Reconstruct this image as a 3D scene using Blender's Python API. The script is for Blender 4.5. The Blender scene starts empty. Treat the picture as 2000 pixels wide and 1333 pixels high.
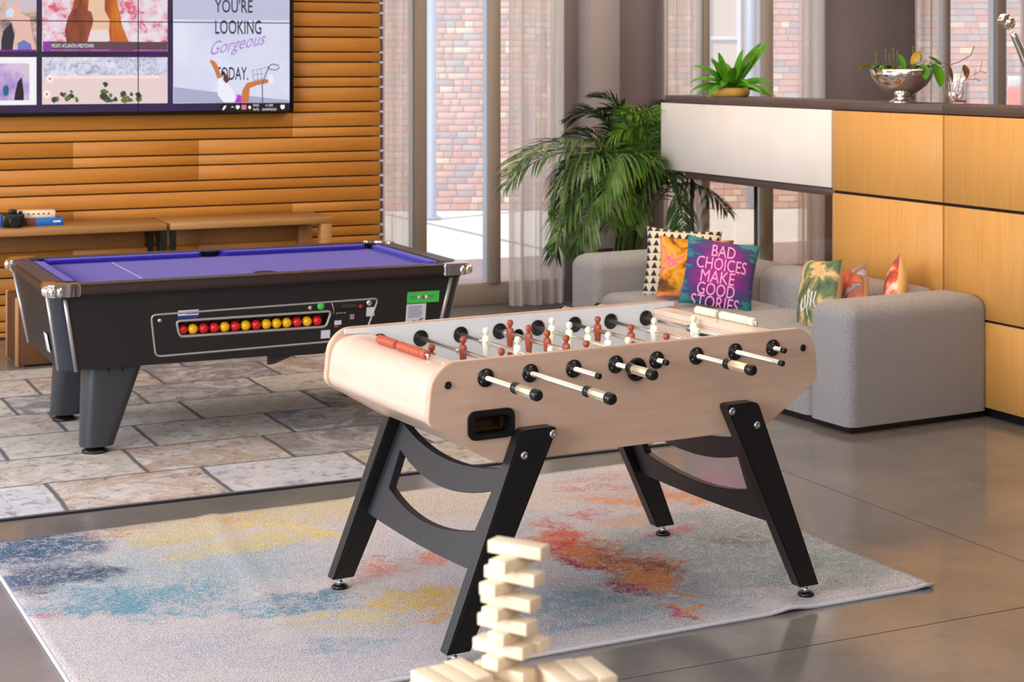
import bpy, bmesh, math, random
from mathutils import Vector, Matrix
from mathutils.geometry import tessellate_polygon
random.seed(7)
R = math.radians
scene = bpy.context.scene
COL = scene.collection
FPX, HC = 3332.0, 1.72
# ------------------------------------------------------------------ camera
cd = bpy.data.cameras.new('camera'); cam = bpy.data.objects.new('camera', cd); COL.objects.link(cam)
cam.location = (0, 0, HC); cam.rotation_euler = (R(90), 0, 0)
cd.sensor_width = 36; cd.lens = FPX / 2000 * 36; cd.shift_x = 0; cd.shift_y = -(666.5 - 118) / 2000
cd.clip_end = 200
cd.dof.use_dof = True; cd.dof.focus_distance = 4.9; cd.dof.aperture_fstop = 9.0
scene.camera = cam
# ------------------------------------------------------------------ world, sun, lights, exposure
w = bpy.data.worlds.new('World'); scene.world = w; w.use_nodes = True
bgn = w.node_tree.nodes['Background']; bgn.inputs[0].default_value = (0.80, 0.88, 1.0, 1); bgn.inputs[1].default_value = 1.15
scene.view_settings.view_transform = 'Standard'; scene.view_settings.look = 'None'
scene.view_settings.exposure = -0.06; scene.view_settings.gamma = 1.0; scene.view_settings.use_curve_mapping = False
def sun(name, direction, strength, color, angle):
    l = bpy.data.lights.new(name, 'SUN'); l.energy = strength; l.color = color; l.angle = R(angle)
    o = bpy.data.objects.new(name, l); COL.objects.link(o)
    o.rotation_euler = Vector(direction).to_track_quat('-Z', 'Y').to_euler()
def area(name, loc, target, sx, sy, power, color):
    l = bpy.data.lights.new(name, 'AREA'); l.shape = 'RECTANGLE'; l.size = sx; l.size_y = sy; l.energy = power; l.color = color
    o = bpy.data.objects.new(name, l); COL.objects.link(o); o.location = loc
    o.rotation_euler = (Vector(target) - Vector(loc)).to_track_quat('-Z', 'Y').to_euler()
sun('sun', (0.55, 0.60, -0.95), 8.5, (1.0, 0.95, 0.88), 1.5)
area('window_light', (-4.6, 0.9, 2.2), (0.2, 5.4, 0.7), 4.0, 2.4, 400, (0.98, 0.97, 1.0))
area('window_light', (-6.2, 6.2, 2.0), (-1.0, 8.0, 0.4), 3.0, 2.2, 130, (0.95, 0.97, 1.0))
area('fill_light', (1.2, -1.0, 3.2), (0.6, 4.6, 0.6), 3.0, 2.0, 85, (1.0, 0.93, 0.86))  # added fill lamp behind the camera, brightens faces turned this way
area('fill_light', (0.6, 5.2, 3.3), (0.6, 5.4, 0), 4.5, 3.5, 48, (1.0, 0.88, 0.76))  # this and the following overhead lamps are added fill, no real fittings
area('fill_light', (1.6, 8.6, 3.3), (1.4, 8.8, 0), 3.0, 3.5, 82, (1.0, 0.70, 0.42))
area('fill_light', (-2.4, 8.6, 3.3), (-2.6, 10.8, 0.8), 4.0, 1.5, 58, (1.0, 0.90, 0.74))
area('fill_light', (1.6, 11.4, 3.3), (1.9, 12.4, 1.2), 5.0, 0.8, 45, (1.0, 0.92, 0.86))

# ------------------------------------------------------------------ materials
def new_mat(name):
    m = bpy.data.materials.new(name); m.use_nodes = True
    nt = m.node_tree; return m, nt, nt.nodes['Principled BSDF']
def lin(c):
    if max(c) > 1.0: c = [v / 255 for v in c]
    return tuple((v / 12.92 if v <= 0.04045 else ((v + 0.055) / 1.055) ** 2.4) for v in c[:3]) + (1,)
def plain(name, c, rough=0.5, metal=0.0, spec=0.5, coat=0.0):
    m, nt, b = new_mat(name)
    b.inputs['Base Color'].default_value = lin(c); b.inputs['Roughness'].default_value = rough
    b.inputs['Metallic'].default_value = metal; b.inputs['Specular IOR Level'].default_value = spec
    b.inputs['Coat Weight'].default_value = coat
    return m
def N(nt, t, **kw):
    n = nt.nodes.new(t)
    for k, v in kw.items():
        if k.startswith('i_'): n.inputs[k[2:].replace('_', ' ')].default_value = v
        else: setattr(n, k, v)
    return n
def mixc(nt, a, b, fac, blend='MIX'):
    n = nt.nodes.new('ShaderNodeMix'); n.data_type = 'RGBA'; n.blend_type = blend; n.clamp_factor = True
    for sock, v in ((n.inputs[6], a), (n.inputs[7], b), (n.inputs[0], fac)):
        if isinstance(v, (tuple, float, int)): sock.default_value = v
        else: nt.links.new(v, sock)
    return n.outputs[2]
def mth(nt, op, a, b=None, c=None):
    n = nt.nodes.new('ShaderNodeMath'); n.operation = op
    for i, v in enumerate((a, b, c)):
        if v is None: continue
        if isinstance(v, (int, float)): n.inputs[i].default_value = v
        else: nt.links.new(v, n.inputs[i])
    return n.outputs[0]
def coords(nt, scale=(1, 1, 1), rot=(0, 0, 0), kind='Object'):
    tc = nt.nodes.new('ShaderNodeTexCoord'); mp = nt.nodes.new('ShaderNodeMapping')
    nt.links.new(tc.outputs[kind], mp.inputs[0]); mp.inputs['Scale'].default_value = scale; mp.inputs['Rotation'].default_value = rot
    return mp.outputs[0]
def noise(nt, vec, scale, detail=4, rough=0.55, dist=0.0):
    n = nt.nodes.new('ShaderNodeTexNoise'); n.inputs['Scale'].default_value = scale; n.inputs['Detail'].default_value = detail
    n.inputs['Roughness'].default_value = rough; n.inputs['Distortion'].default_value = dist
    nt.links.new(vec, n.inputs['Vector']); return n.outputs[0]
def ramp(nt, fac, stops):
    n = nt.nodes.new('ShaderNodeValToRGB'); e = n.color_ramp.elements
    while len(e) < len(stops): e.new(0.5)
    for i, (p, c) in enumerate(stops):
        e[i].position = p; e[i].color = lin(c) if len(c) == 3 else c
    nt.links.new(fac, n.inputs[0]); return n.outputs[0]
def bump(nt, b, h, strength, dist=0.01):
    n = nt.nodes.new('ShaderNodeBump'); n.inputs['Strength'].default_value = strength; n.inputs['Distance'].default_value = dist
    nt.links.new(h, n.inputs['Height']); nt.links.new(n.outputs[0], b.inputs['Normal'])
def wood(name, c1, c2, grain=(1, 14, 14), rough=0.45, fine=6.0, vary=0.25, coat=0.0, spec=0.5):
    m, nt, b = new_mat(name)
    v = coords(nt, grain)
    oi = nt.nodes.new('ShaderNodeObjectInfo')
    va = nt.nodes.new('ShaderNodeVectorMath'); va.operation = 'ADD'
    cb = nt.nodes.new('ShaderNodeCombineXYZ')
    nt.links.new(mth(nt, 'MULTIPLY', oi.outputs['Random'], 37.0), cb.inputs[0]); nt.links.new(mth(nt, 'MULTIPLY', oi.outputs['Random'], 19.0), cb.inputs[2])
    nt.links.new(v, va.inputs[0]); nt.links.new(cb.outputs[0], va.inputs[1])
    n1 = noise(nt, va.outputs[0], fine, 6, 0.6, 0.4); n2 = noise(nt, va.outputs[0], fine * 0.25, 3)
    c = ramp(nt, n1, [(0.30, c1), (0.70, c2)])
    c = mixc(nt, c, mixc(nt, lin(c1), lin(c2), oi.outputs['Random']), vary)
    c = mixc(nt, c, lin([x * 0.8 for x in c1]), mth(nt, 'MULTIPLY', n2, 0.35))
    nt.links.new(c, b.inputs['Base Color']); b.inputs['Roughness'].default_value = rough; b.inputs['Coat Weight'].default_value = coat
    b.inputs['Specular IOR Level'].default_value = spec
    bump(nt, b, n1, 0.08, 0.002); return m
def fabric(name, c1, c2, scale=260, bmp=0.35, rough=0.95):
    m, nt, b = new_mat(name); v = coords(nt)
    n1 = noise(nt, v, scale, 2, 0.7); n2 = noise(nt, v, 6, 3)
    c = ramp(nt, n1, [(0.32, c1), (0.68, c2)]); c = mixc(nt, c, lin([x * 0.88 for x in c1]), mth(nt, 'MULTIPLY', n2, 0.3))
    nt.links.new(c, b.inputs['Base Color']); b.inputs['Roughness'].default_value = rough; b.inputs['Specular IOR Level'].default_value = 0.2
    b.inputs['Sheen Weight'].default_value = 0.15
    bump(nt, b, n1, bmp, 0.003); return m
def emis(name, c, s=1.0):
    m, nt, b = new_mat(name); b.inputs['Base Color'].default_value = (0.01, 0.01, 0.01, 1); b.inputs['Roughness'].default_value = 0.3
    b.inputs['Emission Color'].default_value = lin(c); b.inputs['Emission Strength'].default_value = s; return m
def emis_noise(name, stops, scale, s=1.0, dist=0.0, vs=(1, 1, 1), detail=4):
    m, nt, b = new_mat(name); c = ramp(nt, noise(nt, coords(nt, vs), scale, detail, 0.6, dist), stops)
    b.inputs['Base Color'].default_value = (0.01, 0.01, 0.01, 1); b.inputs['Roughness'].default_value = 0.3
    nt.links.new(c, b.inputs['Emission Color']); b.inputs['Emission Strength'].default_value = s; return m
def colnoise(name, stops, scale, rough=0.9, dist=0.0, vs=(1, 1, 1), detail=4):
    m, nt, b = new_mat(name); c = ramp(nt, noise(nt, coords(nt, vs), scale, detail, 0.6, dist), stops)
    nt.links.new(c, b.inputs['Base Color']); b.inputs['Roughness'].default_value = rough; b.inputs['Specular IOR Level'].default_value = 0.2; return m
def glass(name, tint=(0.95, 0.97, 1.0), refl=0.10, veil=0.0):
    m = bpy.data.materials.new(name); m.use_nodes = True; nt = m.node_tree; nt.nodes.clear()
    o = nt.nodes.new('ShaderNodeOutputMaterial'); t = nt.nodes.new('ShaderNodeBsdfTransparent'); g = nt.nodes.new('ShaderNodeBsdfGlossy')
    t.inputs[0].default_value = tint + (1,); g.inputs['Roughness'].default_value = 0.02; mx = nt.nodes.new('ShaderNodeMixShader'); mx.inputs[0].default_value = refl
    nt.links.new(t.outputs[0], mx.inputs[1]); nt.links.new(g.outputs[0], mx.inputs[2])
    if veil > 0:
        tl = nt.nodes.new('ShaderNodeBsdfTranslucent'); tl.inputs[0].default_value = (.95, .96, 1, 1); m3 = nt.nodes.new('ShaderNodeMixShader'); m3.inputs[0].default_value = veil  # milky veil imitating glare haze over the view outside
        nt.links.new(mx.outputs[0], m3.inputs[1]); nt.links.new(tl.outputs[0], m3.inputs[2]); mx = m3
    nt.links.new(mx.outputs[0], o.inputs[0]); return m
def sheer(name, c, open_=0.4):
    m = bpy.data.materials.new(name); m.use_nodes = True; nt = m.node_tree; nt.nodes.clear()
    o = nt.nodes.new('ShaderNodeOutputMaterial'); t = nt.nodes.new('ShaderNodeBsdfTransparent')
    d = nt.nodes.new('ShaderNodeBsdfDiffuse'); tl = nt.nodes.new('ShaderNodeBsdfTranslucent')
    v = coords(nt, (1, 1, 0.05)); n1 = noise(nt, v, 28, 3)
    cc = ramp(nt, n1, [(0.3, [x * 0.9 for x in c]), (0.7, c)])
    nt.links.new(cc, d.inputs[0]); nt.links.new(cc, tl.inputs[0])
    m1 = nt.nodes.new('ShaderNodeMixShader'); m1.inputs[0].default_value = 0.5; m2 = nt.nodes.new('ShaderNodeMixShader'); m2.inputs[0].default_value = 1 - open_
    nt.links.new(d.outputs[0], m1.inputs[1]); nt.links.new(tl.outputs[0], m1.inputs[2])
    nt.links.new(t.outputs[0], m2.inputs[1]); nt.links.new(m1.outputs[0], m2.inputs[2]); nt.links.new(m2.outputs[0], o.inputs[0]); return m

M = {}
M['slat'] = wood('slat_oak', (186, 118, 38), (206, 138, 52), (1, 10, 10), 0.5, 5, 0.30)
M['ply'] = wood('ply_panel', (214, 154, 76), (232, 178, 102), (26, 26, 1), 0.45, 3, 0.25)
M['console'] = wood('console_oak', (158, 112, 60), (182, 136, 82), (1, 14, 14), 0.5, 5, 0.1)
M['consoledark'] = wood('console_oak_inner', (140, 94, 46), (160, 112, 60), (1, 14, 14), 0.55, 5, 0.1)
M['beech'] = wood('beech_laminate', (218, 182, 158), (230, 198, 176), (1.2, 8, 16), 0.32, 3, 0.0, 0.15)
M['beechlit'] = wood('beech_laminate_lit', (234, 204, 184), (242, 216, 198), (12, 1.2, 12), 0.28, 3, 0.0, 0.25)  # same laminate made paler, light on the ends put into the colour
M['jenga'] = wood('pine_block', (242, 222, 190), (250, 236, 212), (2, 14, 14), 0.55, 8, 0.5)
M['black'] = plain('satin_black', (20, 20, 22), 0.35)
M['legblack'] = plain('leg_black', (17, 17, 19), 0.38)
M['leggrey'] = plain('leg_black_panel', (30, 31, 35), 0.42)
M['plastic'] = plain('black_plastic', (16, 16, 18), 0.3)
M['gapblack'] = plain('dark_gap', (24, 20, 20), 0.8)
M['rodchrome'] = plain('rod_chrome', (240, 234, 220), 0.20, 0.92)
M['chrome'] = plain('chrome', (235, 232, 228), 0.08, 1.0)
M['steel'] = plain('brushed_steel', (205, 205, 208), 0.28, 1.0)
M['handle'] = plain('handle_chrome', (236, 222, 190), 0.22, 0.75)
M['silver'] = plain('silver_trim', (176, 172, 170), 0.35, 0.5)
M['white'] = plain('white_laminate', (228, 232, 238), 0.35)
M['panelwhite'] = colnoise('white_panel', [(0.3, (228, 221, 215)), (0.7, (236, 230, 225))], 3, 0.5)
M['capbrown'] = wood('dark_top_board', (82, 66, 62), (100, 82, 76), (1, 12, 12), 0.45, 4, 0.1)
M['redman'] = plain('terracotta_plastic', (160, 74, 48), 0.35)
M['creamman'] = plain('cream_plastic', (232, 236, 216), 0.35)
M['redbead'] = plain('terracotta_bead', (188, 88, 60), 0.4)
M['creambead'] = plain('cream_bead', (236, 236, 212), 0.4)
M['teal'] = plain('pitch_teal', (96, 140, 140), 0.4)
M['sofa'] = fabric('grey_wool', (128, 128, 134), (176, 174, 176), 190, 0.3)
M['wall'] = colnoise('taupe_wall', [(0.3, (124, 111, 112)), (0.7, (132, 118, 118))], 2, 0.85)
M['column'] = colnoise('taupe_column', [(0.3, (150, 138, 135)), (0.7, (158, 146, 143))], 2, 0.85)
M['frame'] = plain('taupe_window_frame', (152, 136, 122), 0.5)
M['ceil'] = plain('ceiling_paint', (205, 200, 195), 0.9)
M['glass'] = glass('window_glass', (0.98, 0.99, 1.0), 0.04, 0.32)
M['smoked'] = glass('partition_glass', (0.95, 0.90, 0.84), 0.08)
M['curtain'] = sheer('sheer_curtain', (242, 232, 224), 0.40)
M['felt'] = fabric('purple_felt', (62, 40, 164), (76, 52, 180), 500, 0.05)
M['feltrail'] = fabric('purple_felt_rail', (50, 34, 170), (62, 44, 190), 500, 0.05)
M['rail'] = plain('dark_wood_rail', (48, 34, 31), 0.42, coat=0.1)
M['cab'] = plain('black_cabinet', (22, 21, 23), 0.5)
M['cabcorner'] = plain('slate_corner', (44, 48, 60), 0.3)
M['poolleg'] = plain('charcoal_leg', (52, 54, 60), 0.38)
M['redball'] = plain('red_ball', (205, 30, 36), 0.12)
M['yellowball'] = plain('yellow_ball', (235, 180, 16), 0.12)
M['green'] = plain('green_sticker', (70, 190, 80), 0.5)
M['label'] = plain('paper_label', (206, 206, 220), 0.6)
M['ink'] = plain('ink', (90, 92, 120), 0.7)
M['blue'] = plain('blue_card', (18, 104, 196), 0.5)
M['navy'] = plain('navy_sticker', (28, 52, 130), 0.5)
M['gold'] = colnoise('gold_pot', [(0.3, (186, 146, 70)), (0.7, (208, 170, 92))], 8, 0.4)
M['leaf'] = colnoise('fern_leaf', [(0.3, (50, 112, 14)), (0.7, (92, 158, 34))], 9, 0.4)
M['palm'] = colnoise('palm_leaf', [(0.25, (44, 78, 40)), (0.5, (84, 118, 58)), (0.7, (142, 164, 104))], 5, 0.45)  # pale end of the ramp stands in for sunlight on the fronds
M['palmdark'] = colnoise('palm_leaf_shade', [(0.3, (22, 46, 28)), (0.7, (50, 78, 40))], 2.5, 0.45)  # darker copy of the palm leaf, shade put into its colour
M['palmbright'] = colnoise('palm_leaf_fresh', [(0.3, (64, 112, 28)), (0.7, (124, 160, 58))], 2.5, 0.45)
M['palmdry'] = colnoise('palm_leaf_dry', [(0.3, (70, 66, 40)), (0.7, (140, 124, 92))], 2.5, 0.6)
M['stem'] = plain('stem_green', (96, 118, 44), 0.6)
M['twig'] = plain('twig', (150, 108, 86), 0.7)
M['rootdry'] = plain('dry_root', (190, 150, 110), 0.8)
M['orangeleaf'] = colnoise('turning_leaf', [(0.35, (104, 122, 34)), (0.65, (196, 146, 36))], 14, 0.45)
M['brownleaf'] = plain('brown_leaf', (116, 84, 40), 0.5)
M['potdark'] = plain('dark_planter', (56, 48, 50), 0.5)
M['soil'] = plain('soil', (52, 38, 28), 0.95)
M['trunk'] = wood('brown_trunk', (84, 50, 28), (112, 70, 38), (10, 10, 1), 0.6, 4, 0.0)
M['trunkedge'] = plain('trunk_edge', (176, 132, 90), 0.5)
M['brass'] = plain('brass', (200, 170, 110), 0.3, 0.9)
M['orange'] = plain('orange_sign', (236, 88, 34), 0.5)
M['polepaint'] = plain('pole_paint', (122, 144, 172), 0.5)
M['winblue'] = plain('pale_blue_frame', (190, 204, 222), 0.5)
M['windark'] = plain('dark_pane', (70, 78, 92), 0.1)
M['mortar'] = plain('mortar', (176, 160, 150), 0.95)
M['paving'] = colnoise('paving', [(0.3, (206, 204, 202)), (0.7, (222, 220, 218))], 3, 0.9)
BR = [plain('brick_' + n, c, 0.9) for n, c in (('red', (190, 128, 110)), ('rose', (196, 142, 126)), ('rust', (182, 116, 98)),
      ('plum', (148, 124, 128)), ('grey', (156, 144, 146)), ('buff', (214, 190, 150)), ('sand', (204, 170, 144)))]

# ------------------------------------------------------------------ geometry helpers
class MB:
    def __init__(s): s.bm = bmesh.new(); s.mats = []
    def _add(s, vs, fs, smooth=False, mi=0):
        bv = [s.bm.verts.new(v) for v in vs]
        for f in fs:
            try:
                fc = s.bm.faces.new([bv[i] for i in f]); fc.smooth = smooth; fc.material_index = mi
            except ValueError: pass
        return bv
    def box(s, c, d, rot=None, bevel=0.0, mi=0, seg=2):
        x, y, z = d[0] / 2, d[1] / 2, d[2] / 2
        t = bmesh.new(); bmesh.ops.create_cube(t, size=1.0)
        bmesh.ops.scale(t, vec=d, verts=t.verts)
        if bevel > 0: bmesh.ops.bevel(t, geom=t.edges[:], offset=bevel, segments=seg, affect='EDGES', profile=0.5)
        m = Matrix.Translation(Vector(c)) @ (rot.to_4x4() if rot is not None else Matrix.Identity(4))
        bmesh.ops.transform(t, matrix=m, verts=t.verts); s.merge(t, bevel > 0, mi); return s
    def merge(s, t, smooth=False, mi=0):
        mp = {v: s.bm.verts.new(v.co) for v in t.verts}
        for f in t.faces:
            n = s.bm.faces.new([mp[v] for v in f.verts]); n.smooth = smooth; n.material_index = mi
        t.free()
    def ring_loft(s, rings, cap=True, smooth=True, closed=True, mi=0):
        n = len(rings[0]); vs = [v for r in rings for v in r]; fs = []
        for i in range(len(rings) - 1):
            for j in range(n if closed else n - 1):
                k = (j + 1) % n; fs.append((i * n + j, i * n + k, (i + 1) * n + k, (i + 1) * n + j))
        if cap: fs.append(tuple(range(n - 1, -1, -1))); fs.append(tuple(range((len(rings) - 1) * n, len(rings) * n)))
        bv = s._add(vs, fs, smooth, mi)
        return s
    def tube(s, pts, r, n=10, cap=True, mi=0):
        pts = [Vector(p) for p in pts]; rs = r if isinstance(r, (list, tuple)) else [r] * len(pts); rings = []
        up = None
        for i, p in enumerate(pts):
            d = (pts[min(i + 1, len(pts) - 1)] - pts[max(i - 1, 0)])
            if d.length < 1e-9: d = Vector((0, 0, 1))
            d.normalize()
            if up is None:
                up = Vector((0, 0, 1)) if abs(d.z) < 0.9 else Vector((1, 0, 0))
            a = d.cross(up)
            if a.length < 1e-6: a = d.cross(Vector((0, 1, 0)))
            a.normalize(); b = d.cross(a).normalized(); up = -b if b.dot(up) < 0 else b
            rings.append([p + (a * math.cos(2 * math.pi * k / n) + b * math.sin(2 * math.pi * k / n)) * rs[i] for k in range(n)])
        return s.ring_loft(rings, cap, True, True, mi)
    def lathe(s, prof, c=(0, 0, 0), n=24, axis='Z', mi=0):
        rings = []
        for r, h in prof:
            ring = []
            for k in range(n):
                a = 2 * math.pi * k / n; x, y = r * math.cos(a), r * math.sin(a)
                v = (x, y, h) if axis == 'Z' else ((x, h, y) if axis == 'Y' else (h, x, y))
                ring.append((v[0] + c[0], v[1] + c[1], v[2] + c[2]))
            rings.append(ring)
        return s.ring_loft(rings, True, True, True, mi)
    def sphere(s, c, r, sc=(1, 1, 1), n=14, mi=0):
        t = bmesh.new(); bmesh.ops.create_uvsphere(t, u_segments=n, v_segments=max(6, n // 2 + 1), radius=r)
        bmesh.ops.scale(t, vec=sc, verts=t.verts); bmesh.ops.translate(t, vec=c, verts=t.verts); s.merge(t, True, mi); return s
    def prism(s, outer, fn, t0, t1, holes=(), bevel=0.0, mi=0):
        """polygon (a,b) extruded between t0 and t1; fn(a,b,t)->xyz"""
        loops = [list(outer)] + [list(h) for h in holes]; flat = [p for l in loops for p in l]; n = len(flat)
        tris = tessellate_polygon([[Vector((a, b, 0)) for a, b in l] for l in loops])
        t = bmesh.new()
        v0 = [t.verts.new(fn(a, b, t0)) for a, b in flat]; v1 = [t.verts.new(fn(a, b, t1)) for a, b in flat]
        if not holes:
            t.faces.new(v0); t.faces.new(v1[::-1])
        else:
            for a, b, c in tris: t.faces.new((v0[a], v0[b], v0[c])); t.faces.new((v1[a], v1[c], v1[b]))
        o = 0
        for l in loops:
            m = len(l)
            for i in range(m): j = (i + 1) % m; t.faces.new((v0[o + i], v1[o + i], v1[o + j], v0[o + j]))
            o += m
        bmesh.ops.recalc_face_normals(t, faces=t.faces)
        if bevel > 0:
            bmesh.ops.bevel(t, geom=[e for e in t.edges if len(e.link_faces) == 2 and e.calc_face_angle(0) > 1.2], offset=bevel, segments=2, affect='EDGES')
        s.merge(t, False, mi); return s
    def build(s, name, mat=None, parent=None, smooth_angle=None, mats=None):
        bmesh.ops.recalc_face_normals(s.bm, faces=s.bm.faces)
        me = bpy.data.meshes.new(name); s.bm.to_mesh(me); s.bm.free()
        for m in (mats or [mat]): me.materials.append(m)
        if smooth_angle is not None:
            for p in me.polygons: p.use_smooth = True
            me.set_sharp_from_angle(angle=R(smooth_angle))
        o = bpy.data.objects.new(name, me); COL.objects.link(o)
        if parent is not None: o.parent = parent
        return o
def tag(o, label=None, cat=None, group=None, kind=None):
    if label: o['label'] = label
    if cat: o['category'] = cat
    if group: o['group'] = group
    if kind: o['kind'] = kind
    return o
def thing(name, label, cat, loc=(0, 0, 0), rotz=0.0, group=None, kind=None):
    o = bpy.data.objects.new(name, None); o.empty_display_size = 0.1; COL.objects.link(o)
    o.location = loc; o.rotation_euler = (0, 0, rotz); return tag(o, label, cat, group, kind)
def copy_tree(o, parent=None):
    c = o.copy(); COL.objects.link(c); c.parent = parent
    for ch in [x for x in list(COL.objects) if x.parent == o]: copy_tree(ch, c)
    return c
def rrect(x0, y0, x1, y1, r, n=5):
    pts = []
    for cx, cy, a0 in ((x1 - r, y1 - r, 0), (x0 + r, y1 - r, 90), (x0 + r, y0 + r, 180), (x1 - r, y0 + r, 270)):
        for k in range(n + 1): a = R(a0 + 90 * k / n); pts.append((cx + r * math.cos(a), cy + r * math.sin(a)))
    return pts
def round_poly(pts, rs, n=5):
    out = []; m = len(pts)
    for i, p in enumerate(pts):
        r = rs[i] if isinstance(rs, (list, tuple)) else rs
        p = Vector(p); a = (Vector(pts[i - 1]) - p); b = (Vector(pts[(i + 1) % m]) - p)
        if r <= 0: out.append(tuple(p)); continue
        a1 = p + a.normalized() * min(r, a.length * 0.49); b1 = p + b.normalized() * min(r, b.length * 0.49)
        for k in range(n + 1):
            t = k / n; q = a1 * (1 - t) ** 2 + p * 2 * t * (1 - t) + b1 * t * t; out.append((q.x, q.y))
    return out
def at(px, py, Y): return Vector(((px - 1000) / FPX * Y, Y, HC - (py - 118) / FPX * Y))
def ground(px, py, z=0.0):
    Y = (HC - z) * FPX / (py - 118); return Vector(((px - 1000) / FPX * Y, Y, z))
def loc2(P, O, ang):
    dx, dy = P[0] - O[0], P[1] - O[1]; return (dx * math.cos(ang) + dy * math.sin(ang), -dx * math.sin(ang) + dy * math.cos(ang))
def onwall(px, py, O, ang, v=0.0):
    """x along and z up where the sight line meets the vertical plane v of a local frame"""
    u = (math.cos(ang), math.sin(ang)); b = (O[0] - math.sin(ang) * v, O[1] + math.cos(ang) * v); p = (px - 1000) / FPX
    s_ = (p * b[1] - b[0]) / (u[0] - u[1] * p); Y = b[1] + u[1] * s_
    return s_, HC - (py - 118) / FPX * Y
def text_bits(s, size, shear=0.0, sx=1.0, bold=0.0):
    cu = bpy.data.curves.new('lettering', 'FONT'); cu.body = s; cu.size = size; cu.shear = shear; cu.offset = bold
    cu.align_x = 'LEFT'; cu.resolution_u = 3
    o = bpy.data.objects.new('lettering', cu); me = bpy.data.meshes.new_from_object(o)
    vs = [(v.co.x * sx, v.co.y) for v in me.vertices]; fs = [tuple(p.vertices) for p in me.polygons]
    bpy.data.objects.remove(o); bpy.data.curves.remove(cu); bpy.data.meshes.remove(me); return vs, fs
def text(s, size, fn, mat, parent, name='lettering', shear=0.0, sx=1.0, bold=0.0, width=None):
    vs, fs = text_bits(s, size, shear, sx, bold)
    if width:
        x0 = min(v[0] for v in vs); x1 = max(v[0] for v in vs); k = width / (x1 - x0); vs = [((v[0] - x0) * k, v[1]) for v in vs]
    mb = MB(); mb._add([fn(a, b) for a, b in vs], fs); return mb.build(name, mat, parent)
def Rz(a): return Matrix.Rotation(a, 3, 'Z')

# ================================================================== STRUCTURE
A = math.atan2(.419, .908)                    # direction of the building
FA = R(25.6)
# floor: big slabs with fine recessed joints
j1 = ground(1523, 918); j2 = ground(2000, 1187)
flo = thing('floor', None, None, (j1.x, j1.y, 0), FA, kind='structure')
m, nt, b = new_mat('polished_concrete'); v = coords(nt, kind='Object')
n1 = noise(nt, v, 1.3, 6, 0.6, 0.5); n2 = noise(nt, v, 9, 5, 0.7, 0.3)
c = ramp(nt, n1, [(0.3, (104, 102, 104)), (0.55, (126, 122, 120)), (0.75, (140, 133, 128))])
c = mixc(nt, c, lin((92, 84, 80)), mth(nt, 'MULTIPLY', ramp(nt, n2, [(0.55, (0, 0, 0)), (0.8, (1.0, 1.0, 1.0))]), 0.45))
nt.links.new(c, b.inputs['Base Color']); nt.links.new(mth(nt, 'MULTIPLY_ADD', n2, 0.16, 0.06), b.inputs['Roughness'])
b.inputs['Specular IOR Level'].default_value = 0.9
bump(nt, b, n2, 0.015, 0.002); M['floor'] = m
lx, ly = loc2(j2, j1, FA)
xs = [-13.5, -9.0, -4.5, 0.0, 4.5, 9.0]; ys = [ly - 9, ly - 4.5, ly, ly + 4.5, ly + 9.3]
for i in range(len(xs) - 1):
    for j in range(len(ys) - 1):
        g = 0.003
        MB().box(((xs[i] + xs[i + 1]) / 2, (ys[j] + ys[j + 1]) / 2, -0.05), (xs[i + 1] - xs[i] - 2 * g, ys[j + 1] - ys[j] - 2 * g, 0.1)).build('slab', M['floor'], flo)
MB().box((-2, (ys[0] + ys[-1]) / 2, -0.12), (25, 20, 0.03)).build('screed', M['gapblack'], flo)

WO = (-.424, 11.87)
def wu(px, v=0.0): return onwall(px, 118, WO, A, v)[0]
def wroot(name, **k): return thing(name, k.get('label'), k.get('cat'), (WO[0], WO[1], 0), A, k.get('group'), k.get('kind'))
CE = 3.5
# ceiling
tag(MB().box((0, 0, CE + 0.1), (26, 15, 0.2)).build('ceiling', M['ceil']), kind='structure')
ce = bpy.data.objects['ceiling']; ce.rotation_euler.z = A; ce.location = (WO[0] + math.sin(A) * 7.35 , WO[1] - math.cos(A) * 7.35, 0)
# slat wall
SV = -0.10
wl = wroot('wall_left', kind='structure')
sx1 = wu(743, SV); sx0 = sx1 - 6.2
MB().box(((sx0 + sx1 - 0.04) / 2, -0.02, CE / 2), (sx1 - sx0 - 0.04, 0.08, CE)).build('backing', M['gapblack'], wl)
zt = 1.375
rows = []
k = -9
while True:
    z0 = zt + k * 0.1667
    if z0 > CE: break
    rows.append((z0 + 0.0045, z0 + 0.068 - 0.0045)); rows.append((z0 + 0.068 + 0.0045, z0 + 0.1667 - 0.0045)); k += 1
random.seed(4)
for z0, z1 in rows:
    if z1 < 0.03 or z1 > CE: continue
    z0 = max(z0, 0.01)
    cuts = [sx0] + sorted(random.sample([sx0 + 0.9, sx1 - 3.95, sx1 - 2.9, sx1 - 2.05, sx1 - 1.25, sx1 - 0.62], 3)) + [sx1]
    for a_, b_ in zip(cuts, cuts[1:]):
        MB().box(((a_ + b_) / 2, SV + 0.01 + random.uniform(0, 0.0015), (z0 + z1) / 2), (b_ - a_ - 0.0015, 0.02, z1 - z0), bevel=0.0015, seg=1).build('slat', M['slat'], wl)
    MB().box((sx1 + 0.012, SV + 0.02, z0 - 0.006), (0.022, 0.03, 0.012)).build('spacer', M['label'], wl)
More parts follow.
